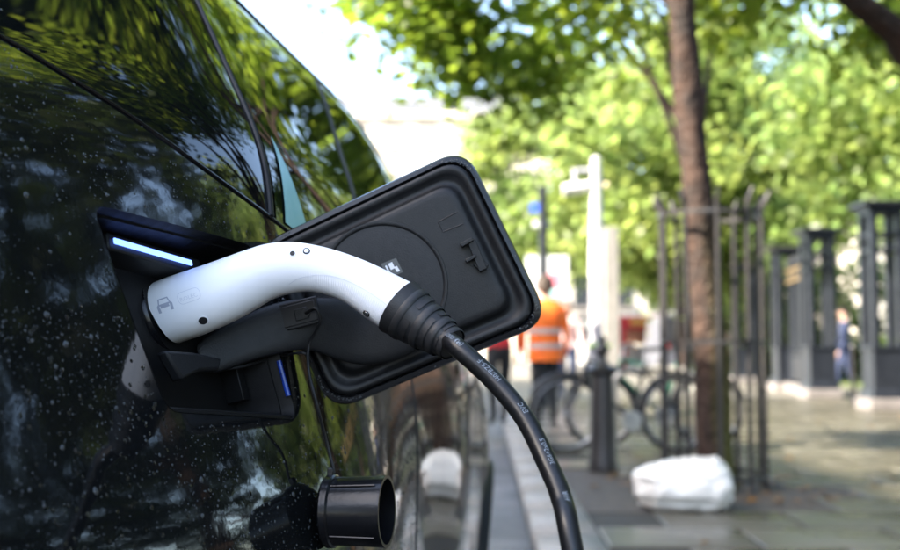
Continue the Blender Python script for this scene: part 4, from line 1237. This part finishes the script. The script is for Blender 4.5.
# ================================================================== BICYCLES AND STAND
def bicycle(label, px_front, Y, heading, frame_mat, accent, seedv):
    g = at_depth(px_front, 300, Y); base = Vector((g[0], g[1], 0))
    root = thing('bicycle', label, 'bicycle', tuple(base), 'bicycles locked to the stand')
    ux = Vector((math.cos(heading), math.sin(heading), 0)); uy = Vector((-ux.y, ux.x, 0)); uz = Vector((0, 0, 1))
    P = lambda x, z, y=0.0: base + ux * x + uy * y + uz * z
    WR = .335
    for wx in (0, 1.04):
        cl_ = [P(wx + WR * math.cos(a), WR + .012 + WR * math.sin(a)) for a in np.linspace(0, 2 * math.pi, 40, endpoint=False)]
        wh = MB().tube(cl_, .026, 8, closed=True).build('wheel', 'tyre', root)
        MB().tube([P(wx + (WR - .03) * math.cos(a), WR + .012 + (WR - .03) * math.sin(a)) for a in np.linspace(0, 2 * math.pi, 40, endpoint=False)], .010, 6, closed=True).build('rim', 'steel', wh)
        sp = MB()
        for k in range(18):
            a = 2 * math.pi * k / 18
            sp.tube([P(wx, WR + .012, .02 if k % 2 else -.02), P(wx + (WR - .03) * math.cos(a), WR + .012 + (WR - .03) * math.sin(a))], .0018, 4)
        sp.build('spokes', 'steel', wh)
        MB().lathe(P(wx, WR + .012) - uy * .04, uy, [(.02, 0), (.02, .08)], 12).build('hub', 'steel', wh)
        MB().tube([P(wx + (WR + .035) * math.cos(a), WR + .012 + (WR + .035) * math.sin(a)) for a in np.linspace(R(15), R(150) if wx == 0 else R(190), 24)], .018, 6).build('mudguard', 'bike_black', root)
    bb, st_, hd, hd2 = P(.60, .29), P(.74, .80), P(.20, .84), P(.17, .70)
    fr = MB()
    for a, b, r_ in ((bb, st_, .018), (st_ - uz * .10 - ux * .02, hd, .017), (bb, hd2, .021), (hd2 - ux * .01, hd + ux * .005, .02)): fr.tube([a, b], r_, 8)
    for y in (-.05, .05):
        fr.tube([bb + uy * y * .5, P(1.04, WR + .012, y)], .010, 6); fr.tube([st_ - uz * .08 + uy * y * .3, P(1.04, WR + .012, y)], .009, 6)
    fr.build('frame', frame_mat, root)
    fk = MB()
    for y in (-.05, .05): fk.tube(catmull([hd2 + uy * y * .6, P(.10, .52, y), P(0, WR + .012, y)], 5), .012, 6)
    fk.build('fork', 'bike_black', root)
    MB().tube([hd, P(.23, .95)], .014, 8).build('stem', 'steel', root)
    MB().tube([Vector(p) for p in catmull([P(.36, .97, -.28), P(.27, .98, -.20), P(.21, .96, 0), P(.27, .98, .20), P(.36, .97, .28)], 6)], .013, 8).build('handlebar', accent, root)
    MB().tube([st_, P(.76, .90)], .013, 8).build('seat_post', 'steel', root)
    mb = MB(); lo_ = []
    for x, w_, h in ((.64, .02, .93), (.70, .03, .945), (.78, .06, .945), (.86, .085, .95), (.90, .07, .955)):
        lo_.append([P(x, h + dz, y * w_) for y, dz in ((-1, -.02), (-.8, .005), (0, .015), (.8, .005), (1, -.02), (0, -.03))])
    mb.loops(lo_).build('saddle', 'bike_black', root, 60)
    MB().lathe(bb - uy * .05, uy, [(.09, 0), (.095, .004), (.09, .008)], 24).build('chainring', 'steel', root)
    for sgn in (1, -1):
        e = bb + (ux * .12 + uz * -.12) * sgn + uy * .08 * sgn
        MB().tube([bb + uy * .07 * sgn, e], .010, 6).build('crank', 'steel', root)
        MB().box(e + uy * .05 * sgn, (.09, .09, .022), heading).build('pedal', 'bike_black', root)
    if seedv: MB().lathe(P(.36, .50), (ux * -.45 + uz * .5), [(.02, -.09), (.036, -.085), (.036, .06), (.02, .09), (.018, .11)], 14).build('bottle', 'bottle_blue', root)
    return root
bicycle('black bicycle with lime handlebar and front wheel left of the bollard', 565, 10.35, R(4), 'bike_black', 'bike_lime', True)
bicycle('dark green bicycle behind the tree guard, rear wheel right of the trunk', 600, 10.95, R(2), 'bike_green', 'bike_black', False)
g0 = at_depth(613, 300, 10.65); g1 = g0 + np.array([.78, .02, 0])
sp = catmull([(g0[0], g0[1], 0), (g0[0], g0[1], .55), (g0[0] + .05, g0[1], .69), (g0[0] + .17, g0[1], .745), (g1[0] - .17, g1[1], .745), (g1[0] - .05, g1[1], .69), (g1[0], g1[1], .55), (g1[0], g1[1], 0)], 8)
one('bicycle_stand', 'stand_steel', 'pale steel hoop bicycle stand between the two bicycles', 'bike stand', MB().tube([Vector(p) for p in sp], .034, 12))

# ================================================================== PEOPLE
def skin_mesh(name, joints, edges):
    names = list(joints)
    me = bpy.data.meshes.new(name)
    me.from_pydata([joints[k][:3] for k in names], [(names.index(a), names.index(b)) for a, b in edges], [])
    o = bpy.data.objects.new(name, me); COL.objects.link(o)
    sk = o.modifiers.new('skin', 'SKIN'); sk.use_smooth_shade = True
    for i, k in enumerate(names):
        r_ = joints[k][3]; me.skin_vertices[0].data[i].radius = (r_, r_ if len(joints[k]) < 5 else joints[k][4])
        me.skin_vertices[0].data[i].use_root = (i == 0)
    ss_ = o.modifiers.new('sub', 'SUBSURF'); ss_.levels = 2; ss_.render_levels = 2
    dg = bpy.context.evaluated_depsgraph_get()
    out = bpy.data.meshes.new_from_object(o.evaluated_get(dg))
    bpy.data.objects.remove(o); bpy.data.meshes.remove(me)
    return out

def person(label, base, face, jacket, trousers, hips=0.0, vest=None, stride=.10, group='people in the street', arm=None, sc=1.0):
    root = thing('person', label, 'person', tuple(base), group, face)
    J = {'pelvis': (0, 0, .95, .15, .12), 'waist': (0, .01, 1.10, .145, .11), 'chest': (0, .01, 1.30, .17, .125), 'collar': (0, 0, 1.43, .11, .09), 'neck': (0, .005, 1.51, .055),
         'jaw': (0, .03, 1.58, .072), 'skull': (0, .015, 1.67, .092, .10), 'crown': (0, .01, 1.735, .06)}
    E = [('pelvis', 'waist'), ('waist', 'chest'), ('chest', 'collar'), ('collar', 'neck'), ('neck', 'jaw'), ('jaw', 'skull'), ('skull', 'crown')]
    for s_, sg_ in (('l', -1), ('r', 1)):
        fy = stride * sg_
        J.update({s_ + 'hip': (sg_ * .09, 0, .90, .10), s_ + 'knee': (sg_ * .095, fy * .6 + .03, .49, .066), s_ + 'calf': (sg_ * .097, fy * .8, .32, .058), s_ + 'ankle': (sg_ * .10, fy, .09, .042), s_ + 'toe': (sg_ * .11, fy + .15, .035, .038)})
        E += [('pelvis', s_ + 'hip'), (s_ + 'hip', s_ + 'knee'), (s_ + 'knee', s_ + 'calf'), (s_ + 'calf', s_ + 'ankle'), (s_ + 'ankle', s_ + 'toe')]
        ay = -fy * .8 + (arm or 0)
        J.update({s_ + 'sho': (sg_ * .19, 0, 1.405, .066), s_ + 'elb': (sg_ * .25, ay * .4, 1.13, .047), s_ + 'wri': (sg_ * .235, ay + .08, .90, .031), s_ + 'palm': (sg_ * .23, ay + .10, .83, .034, .02)})
        E += [('collar', s_ + 'sho'), (s_ + 'sho', s_ + 'elb'), (s_ + 'elb', s_ + 'wri'), (s_ + 'wri', s_ + 'palm')]
        for k, (dx, ln) in enumerate(((-.03, .055), (-.012, .075), (.006, .08), (.022, .07))):
            J[s_ + 'fin%d' % k] = (sg_ * .225, ay + .11 + dx, .80 - ln, .009); E.append((s_ + 'palm', s_ + 'fin%d' % k))
        J[s_ + 'thumb'] = (sg_ * .20, ay + .155, .80, .010); E.append((s_ + 'palm', s_ + 'thumb'))
    me = skin_mesh('body', J, E)
    for m_ in ('skin', jacket, trousers, 'cloth_black'): me.materials.append(M[m_])
    for p in me.polygons:
        c_ = p.center
        i = 1
        if c_.z > 1.50 or (c_.z < .88 and abs(c_.x) > .175): i = 0
        elif c_.z < .96 and abs(c_.x) < .19: i = 2
        if c_.z < .075: i = 3
        p.material_index = i
    b = bpy.data.objects.new('body', me); COL.objects.link(b); b.parent = root
    hb_ = MB(); lo_ = []
    for z, rx, ry, dy in ((1.60, .085, .05, -.055), (1.66, .102, .085, -.02), (1.72, .100, .100, .0), (1.765, .07, .075, .005), (1.79, .02, .02, .005)):
        lo_.append([(rx * math.cos(a), dy + ry * math.sin(a), z) for a in np.linspace(0, 2 * math.pi, 16, endpoint=False)])
    hb_.loops(lo_).build('hair', 'hair', root, 60, world_verts=False)
    fc = MB(); fc.loops([[(-.014, .10, 1.62), (.014, .10, 1.62), (0, .125, 1.625)], [(-.008, .105, 1.68), (.008, .105, 1.68), (0, .112, 1.68)]]); fc.build('nose', 'skin', root, 60, world_verts=False)
    for sg_ in (-1, 1):
        MB().ellipsoid((sg_ * .094, .0, 1.645), .012, .022, .032, 8, 6).build('ear', 'skin', root, 60, world_verts=False)
        MB().ellipsoid((sg_ * .034, .098, 1.672), .012, .008, .007, 8, 6).build('eye', 'hair', root, 60, world_verts=False)
    MB().ellipsoid((0, .098, 1.583), .025, .008, .006, 8, 6).build('mouth', 'cloth_red', root, 60, world_verts=False)
    if vest:
        prof = [(.80, .205, .155), (.95, .20, .155), (1.10, .19, .145), (1.25, .205, .155), (1.36, .215, .15), (1.43, .185, .12), (1.475, .09, .085)]
        nA = 28
        def vl(z, rx, ry): return [(rx * math.copysign(abs(math.cos(a)) ** .85, math.cos(a)), .01 + ry * math.copysign(abs(math.sin(a)) ** .85, math.sin(a)), z) for a in np.linspace(0, 2 * math.pi, nA, endpoint=False)]
        vb = MB().loops([vl(*p) for p in prof], False, False).build('vest', vest, root, 60, world_verts=False)
        for zb in (.97, 1.14):
            rx = np.interp(zb, [p[0] for p in prof], [p[1] for p in prof]) + .004; ry = np.interp(zb, [p[0] for p in prof], [p[2] for p in prof]) + .004
            MB().loops([vl(zb - .028, rx, ry), vl(zb + .028, rx, ry)], False, False).build('reflective_band', 'band_silver', vb, 60, world_verts=False)
    root.scale = (sc, sc, sc)
    return root
person('person in orange hi-vis vest and black trousers, seen from behind', at_ground(545.5, 432), 0.0, 'hivis', 'cloth_black', vest='hivis', stride=.06)
person('person in a red jacket walking between car and orange vest', at_ground(499, 425), R(10), 'cloth_red', 'cloth_black', stride=.14)
person('person in navy clothes standing by the open gate', at_ground(846, 395), R(80), 'cloth_navy', 'cloth_navy', stride=.16, arm=.12)
person('person in pale pink top standing far behind the orange vest', at_ground(568, 402), R(170), 'cloth_pink', 'cloth_navy', stride=.05)

# ================================================================== POSTS AND SIGNS
pp_ = at_ground(598, 401)
cp = thing('camera_post', 'tall tapering white post carrying a white camera on a side arm', 'camera post', tuple(pp_))
kz = lambda y: at_depth(598, y, pp_[1])[2]
MB().lathe(pp_, (0, 0, 1), [(.16, 0), (.155, .35), (.15, .36)], 20).build('base_sleeve', 'concrete', cp)
MB().lathe(pp_ + np.array([0, 0, .36]), (0, 0, 1), [(.145, 0), (.135, kz(278) - .36)], 20).build('lower_shaft', 'post_grey', cp)  # grey colour stands in for the shade on the lower white post
MB().lathe((pp_[0], pp_[1], kz(278)), (0, 0, 1), [(.142, 0), (.085, kz(158) - kz(278)), (.03, kz(156) - kz(278))], 20).build('upper_shaft', 'white_post', cp)
ca_ = at_depth(594, 186, pp_[1]); cb_ = at_depth(563, 190, pp_[1])
MB().tube([Vector(ca_), Vector(cb_)], [.10, .11], 14).build('camera_housing', 'white_post', cp)
MB().tube([Vector(at_depth(595, 170, pp_[1])), Vector(at_depth(575, 171, pp_[1]))], .045, 8).build('arm', 'post_grey', cp)
MB().tube([Vector(at_depth(575, 169, pp_[1])), Vector(at_depth(575, 186, pp_[1]))], .05, 8).build('arm', 'post_grey', cp)
q_ = at_depth(606, 185.5, pp_[1]); MB().ellipsoid(tuple(q_), .06, .06, .06).build('warm_globe', 'warm_lamp', cp)
cpp = at_ground(612, 404); tq = at_depth(611, 228, cpp[1])
one('concrete_post', 'concrete', 'square pale concrete post right behind the white camera post', 'post', MB().box((cpp[0], cpp[1], tq[2] / 2), (.27, .27, tq[2]), taper=.86), bevel=.015)
dp = at_ground(544, 408)
sp_ = thing('signpost', 'slim dark grey pole with a small blue sign beside the pale board', 'signpost', tuple(dp))
zt = at_depth(545, 186, dp[1])[2]
MB().lathe(dp, (0, 0, 1), [(.075, 0), (.07, 1.0), (.065, zt)], 12).build('pole', 'iron_blue', sp_)
s1_ = at_depth(537, 208, dp[1]); MB().box(s1_, (.22, .03, .16)).build('sign_plate', 'sign_blue', sp_, None, .005)
s1_ = at_depth(541, 224, dp[1]); MB().box(s1_, (.26, .03, .10)).build('sign_plate', 'board_pale', sp_, None, .005)
ib = at_ground(548, 399); z0 = at_depth(548, 300, ib[1])[2]; z1 = at_depth(548, 256, ib[1])[2]; wI = at_depth(568, 280, ib[1])[0] - at_depth(526, 280, ib[1])[0]
bd = thing('information_board', 'pale grey information board on legs behind the signpost', 'notice board', tuple(ib))
MB().box((ib[0], ib[1], (z0 + z1) / 2), (wI, .06, z1 - z0)).build('panel', 'board_pale', bd, None, .01)
for dx in (-.32, .32): MB().box((ib[0] + dx * wI, ib[1], z0 / 2), (.07, .06, z0)).build('leg', 'post_grey', bd, None)
s1_ = at_depth(554, 280, ib[1] - .04); MB().box(s1_, (.22, .01, .26)).build('poster', 'board_pink', bd, None)
s1_ = at_depth(555, 294, ib[1] - .04); MB().box(s1_, (.26, .01, .12)).build('poster', 'board_teal', bd, None)
tp = at_ground(854, 405); tz_ = at_depth(853, 344, tp[1])[2]
one('slim_post', 'iron', 'thin black post standing in the gateway beside the navy figure', 'post', MB().lathe(tp, (0, 0, 1), [(.05, 0), (.05, .1), (.035, .12), (.032, tz_ - .08), (.05, tz_ - .05), (.03, tz_), (.002, tz_ + .01)], 12))

# ================================================================== GATE PILLARS AND RAILINGS
PIL = [(885, 410), (820, 398.5), (787, 391), (744, 383.5)]
PW = .54
pl_label = ['tallest looking iron gate pillar at the right edge, open cage on stone plinth', 'second iron gate pillar, left of the gateway with the navy figure',
            'third iron gate pillar, left of the railing panel', 'farthest iron gate pillar, behind the tree guard']
centers = []
for i, (x, y) in enumerate(PIL):
    g = at_ground(x, y); centers.append(g)
    t = thing('gate_pillar', pl_label[i], 'pillar', tuple(g), 'iron gate pillars along the pavement')
    H = 3.2
    MB().box(g + np.array([0, 0, .09]), (PW + .14, PW + .14, .18)).build('plinth', 'plinth_stone', t, None, .02)
    MB().box(g + np.array([0, 0, .25]), (PW + .04, PW + .04, .14), taper=.94).build('base_moulding', 'iron_blue', t, None, .01)
    MB().box(g + np.array([0, 0, .62]), (PW - .04, PW - .04, .62)).build('base_panel', 'iron_blue', t, None, .01)
    for dx in (-1, 1):
        for dy in (-1, 1):
            cx = g + np.array([dx * (PW / 2 - .07), dy * (PW / 2 - .07), 0])
            MB().box(cx + np.array([0, 0, 1.98]), (.115, .115, 2.1)).build('corner_post', 'iron_blue', t, None, .008)
    MB().box(g + np.array([0, 0, .955]), (PW + .02, PW + .02, .06)).build('ledge', 'iron_blue', t, None, .008)
    for z in (2.45, 2.70): MB().box(g + np.array([0, 0, z]), (PW - .06, PW - .06, .05)).build('tie_bar', 'iron_blue', t, None, .006)
    MB().box(g + np.array([0, 0, 3.04]), (PW - .02, PW - .02, .07)).build('capital', 'iron_blue', t, None, .006)
    MB().box(g + np.array([0, 0, 3.10]), (PW + .06, PW + .06, .06)).build('capital', 'iron_blue', t, None, .006)
    MB().box(g + np.array([0, 0, 3.165]), (PW + .20, PW + .20, .07)).build('cap', 'iron', t, None, .01)
def railing(label, a, b):
    a, b = np.array(a[:2]), np.array(b[:2]); L = np.linalg.norm(b - a); d = (b - a) / L; ang = math.atan2(d[1], d[0]); mid = (a + b) / 2
    t = thing('iron_railing', label, 'railing', (mid[0], mid[1], 0), 'iron railings between the pillars')
    pt = lambda u, z: np.array([*(a + d * u), z])
    MB().box(pt(L / 2, .10), (L, .30, .20), ang).build('plinth', 'plinth_stone', t, None, .02)
    MB().box(pt(L / 2, .52), (L, .06, .52), ang).build('kick_panel', 'iron_blue', t, None, .008)
    for z in (.83, 2.38, 2.62): MB().box(pt(L / 2, z), (L, .07, .055), ang).build('rail', 'iron_blue' if z < 2 else 'gilt', t, None, .006)
    n_ = max(2, int(L / .20))
    for k in range(n_):
        u = (k + .5) * L / n_
        MB().tube([Vector(pt(u, .84)), Vector(pt(u, 2.74)), Vector(pt(u, 2.80)), Vector(pt(u, 2.90))], [.017, .017, .035, .003], 6).build('bar', 'iron_blue', t)
    for k in range(max(1, n_ // 3)):
        u = (k + .5) * L / max(1, n_ // 3); c_ = pt(u, 2.5)
        MB().tube([Vector(c_ + np.array([*(d * .075 * math.cos(q)), .075 * math.sin(q)])) for q in np.linspace(0, 2 * math.pi, 16, endpoint=False)], .014, 6, closed=True).build('scroll_ring', 'gilt', t)
def inset(a, b, m=.33):
    d = (b - a)[:2]; d = d / np.linalg.norm(d); return np.array([*(a[:2] + d * m), 0]), np.array([*(b[:2] - d * m), 0])
railing('iron railing panel with gilded frieze between second and third pillars', *inset(centers[1], centers[2]))
dd = centers[0] - centers[1]; dd /= np.linalg.norm(dd)
railing('iron railing with gilded top running out at the right edge', *inset(centers[0], centers[0] + np.array([3.2, -.9, 0])))
# clipped hedges on the lawn
for i, (x0, x1, y) in enumerate(((9.5, 19, 38), (11.5, 24, 30))):
    n = 5000
    P = np.stack([RNG.uniform(x0, x1, n), y + RNG.normal(0, .3, n), RNG.uniform(.05, 1.25, n)], 1)
    hd_ = thing('hedge', ('long clipped hedge on the lawn behind the far railings', 'clipped hedge on the lawn behind the gateway')[i], 'hedge', ((x0 + x1) / 2, y, 0), 'hedges on the lawn')
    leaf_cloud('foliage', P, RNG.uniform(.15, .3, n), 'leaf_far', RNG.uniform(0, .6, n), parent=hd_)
for i, (x, y, rx, lb) in enumerate(((10.6, 36, 2.0, 'round leafy shrub behind the farthest pillar'), (14.2, 34, 2.2, 'round leafy shrub behind the gateway'), (18.6, 35, 2.4, 'broad leafy shrub behind the rightmost pillar'), (21.5, 31, 2.2, 'leafy shrub at the right edge behind the railings'))):
    b_ = np.array([x, y, -.02])
    sh_ = thing('garden_shrub', lb, 'shrub', tuple(b_), 'shrubs on the lawn')
    mb = MB()
    for k in range(5): limb_mesh(mb, [b_, b_ + np.array([math.cos(k * 1.26) * .4, math.sin(k * 1.26) * .4, .8]), b_ + np.array([math.cos(k * 1.26) * 1.0, math.sin(k * 1.26) * 1.0, 1.9])], .05, .015, 6)
    mb.build('stems', 'bark', sh_)
    n = 5200
    cc3 = b_ + np.stack([RNG.normal(0, rx * .5, 40), RNG.normal(0, rx * .4, 40), RNG.uniform(.4, 3.3, 40)], 1)
    P = cc3[RNG.integers(0, 40, n)] + RNG.normal(0, .35, (n, 3)); P[:, 2] = np.maximum(P[:, 2], .05)
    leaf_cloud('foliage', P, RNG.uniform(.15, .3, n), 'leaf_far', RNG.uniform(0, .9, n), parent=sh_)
# ================================================================== FAR STREET: kiosk, vans, buildings
kp = at_ground(643, 371)
kk = thing('market_kiosk', 'red kiosk with a yellow sign band far down the street', 'kiosk', tuple(kp))
wk = 2.0; zt = at_depth(642, 318, kp[1])[2]
MB().box(kp + np.array([0, 1.0, .5]), (wk, 1.6, 1.0)).build('counter', 'post_grey', kk, None, .03)
MB().box(kp + np.array([0, 1.7, 1.2]), (wk, .15, 2.2)).build('back_wall', 'facade_brick', kk, None)
for dx in (-.85, .93): MB().box(kp + np.array([dx, -.2, 1.1]), (.26, .14, 2.2)).build('upright', 'kiosk_red', kk, None)
MB().box(kp + np.array([0, .8, zt - .18]), (wk + .1, 2.2, .50)).build('roof', 'kiosk_red', kk, None, .04)
MB().box(kp + np.array([.1, -.32, zt - .18]), (wk * .66, .03, .22)).build('sign_band', 'kiosk_yellow', kk, None)
MB().box(kp + np.array([.2, .3, 1.08]), (.9, .5, .22)).build('display', 'kiosk_yellow', kk, None, .03)

def van(label, x, y, material, rot, L=4.6, Wd=1.9, H=2.0, group='vans parked far down the street'):
    g = at_ground(x, y)
    t = thing('parked_van', label, 'van', tuple(g), group)
    m3 = Matrix.Rotation(rot, 3, 'Z'); base = Vector(g)
    prof = [(-L / 2, .35), (-L / 2, H * .92), (-L / 2 + .12, H), (L * .16, H), (L * .27, H * .96), (L * .40, H * .60), (L * .49, H * .50), (L / 2, .75), (L / 2, .35)]
    mb = MB(); lo_ = []
    for yy_, sc_ in ((-Wd / 2, .97), (-Wd / 2 + .08, 1.0), (Wd / 2 - .08, 1.0), (Wd / 2, .97)):
        lo_.append([base + m3 @ Vector((px_ * sc_, yy_, .35 + (pz - .35) * sc_)) for px_, pz in prof])
    mb.loops(lo_).build('body', material, t, 30)
    for sgn in (-1, 1):
        for wx in (-L * .31, L * .33):
            MB().lathe(base + m3 @ Vector((wx, sgn * (Wd / 2 - .12) - .0, .33)), m3 @ Vector((0, sgn, 0)), [(.33, -.05), (.33, .14), (.2, .15), (.02, .15)], 20).build('wheel', 'tyre', t)
        MB().box(base + m3 @ Vector((L * .20, sgn * (Wd / 2 + .004), H * .76)), (L * .16, .02, H * .24), mtx=None, rotz=rot).build('window', 'window_glass', t, None)
    MB().box(base + m3 @ Vector((-L / 2 - .004, 0, H * .72)), (.02, Wd * .7, H * .26), rotz=rot).build('rear_window', 'window_glass', t, None)
    for sgn in (-1, 1): MB().box(base + m3 @ Vector((-L / 2 - .006, sgn * Wd * .42, H * .5)), (.03, .12, .35), rotz=rot).build('tail_light', 'tail_lens', t, None)
van('dark grey van seen from the rear beside the red kiosk', 681, 376, 'van_grey', R(88))
van('white van far down the street behind the orange vest', 572, 372, 'van_white', R(92), group='vans parked far down the street')

def building(name, label, x0, x1, y0, y1, H, wall, cols, rows, face, roof='slate', wsize=(1.3, 2.0), pane='window_glass'):
    cx, cy = (x0 + x1) / 2, (y0 + y1) / 2
    t = thing(name, label, 'building', (cx, cy, -.14), 'buildings along the street')
    MB().box((cx, cy, H / 2 - .1), (x1 - x0, y1 - y0, H)).build('wall', wall, t, None)
    MB().box((cx, cy, H + .05), (x1 - x0 + .7, y1 - y0 + .7, .5)).build('cornice', wall, t, None, .05)
    MB().box((cx, cy, H + 1.1), (x1 - x0 - .8, y1 - y0 - .8, 1.6), taper=.86).build('roof', roof, t, None)
    for r_ in range(rows):
        for c_ in range(cols):
            z = 1.9 + (H - 3.6) * (r_ / max(1, rows - 1)) if rows > 1 else H / 2
            f_ = (c_ + .5) / cols
            if face == 'y': p = np.array([x0 + (x1 - x0) * f_, y0 - .02, z]); sz = (wsize[0], .12, wsize[1]); so = np.array([0, -.08, 0]); sl_ = (wsize[0] + .35, .30, .14)
            else: p = np.array([x1 + .02, y0 + (y1 - y0) * f_, z]); sz = (.12, wsize[0], wsize[1]); so = np.array([.08, 0, 0]); sl_ = (.30, wsize[0] + .35, .14)
            w_ = MB().box(p, sz).build('window', pane, t, None)
            MB().box(p + so - np.array([0, 0, wsize[1] / 2 + .07]), sl_).build('sill', 'plinth_stone', w_, None)
            MB().box(p + so + np.array([0, 0, wsize[1] / 2 + .09]), sl_).build('lintel', 'plinth_stone', w_, None)
building('terrace_building', 'sunlit cream stone building closing the street behind the open flap', -12, 8.0, 92, 104, 20.0, 'facade_cream', 7, 5, 'y', pane='window_blind')
building('terrace_building', 'pale stone building behind the park trees and camera post', 5.0, 24, 72, 82, 9.0, 'facade_pale', 8, 3, 'y')
building('terrace_building', 'pale stone building far behind the gate pillars', 25, 48, 66, 78, 10.0, 'facade_pale', 9, 3, 'y')
building('terrace_building', 'brick terrace across the road, hidden behind the parked car', -26, -14.2, -34, 27, 12.4, 'facade_brick', 16, 4, 'x')
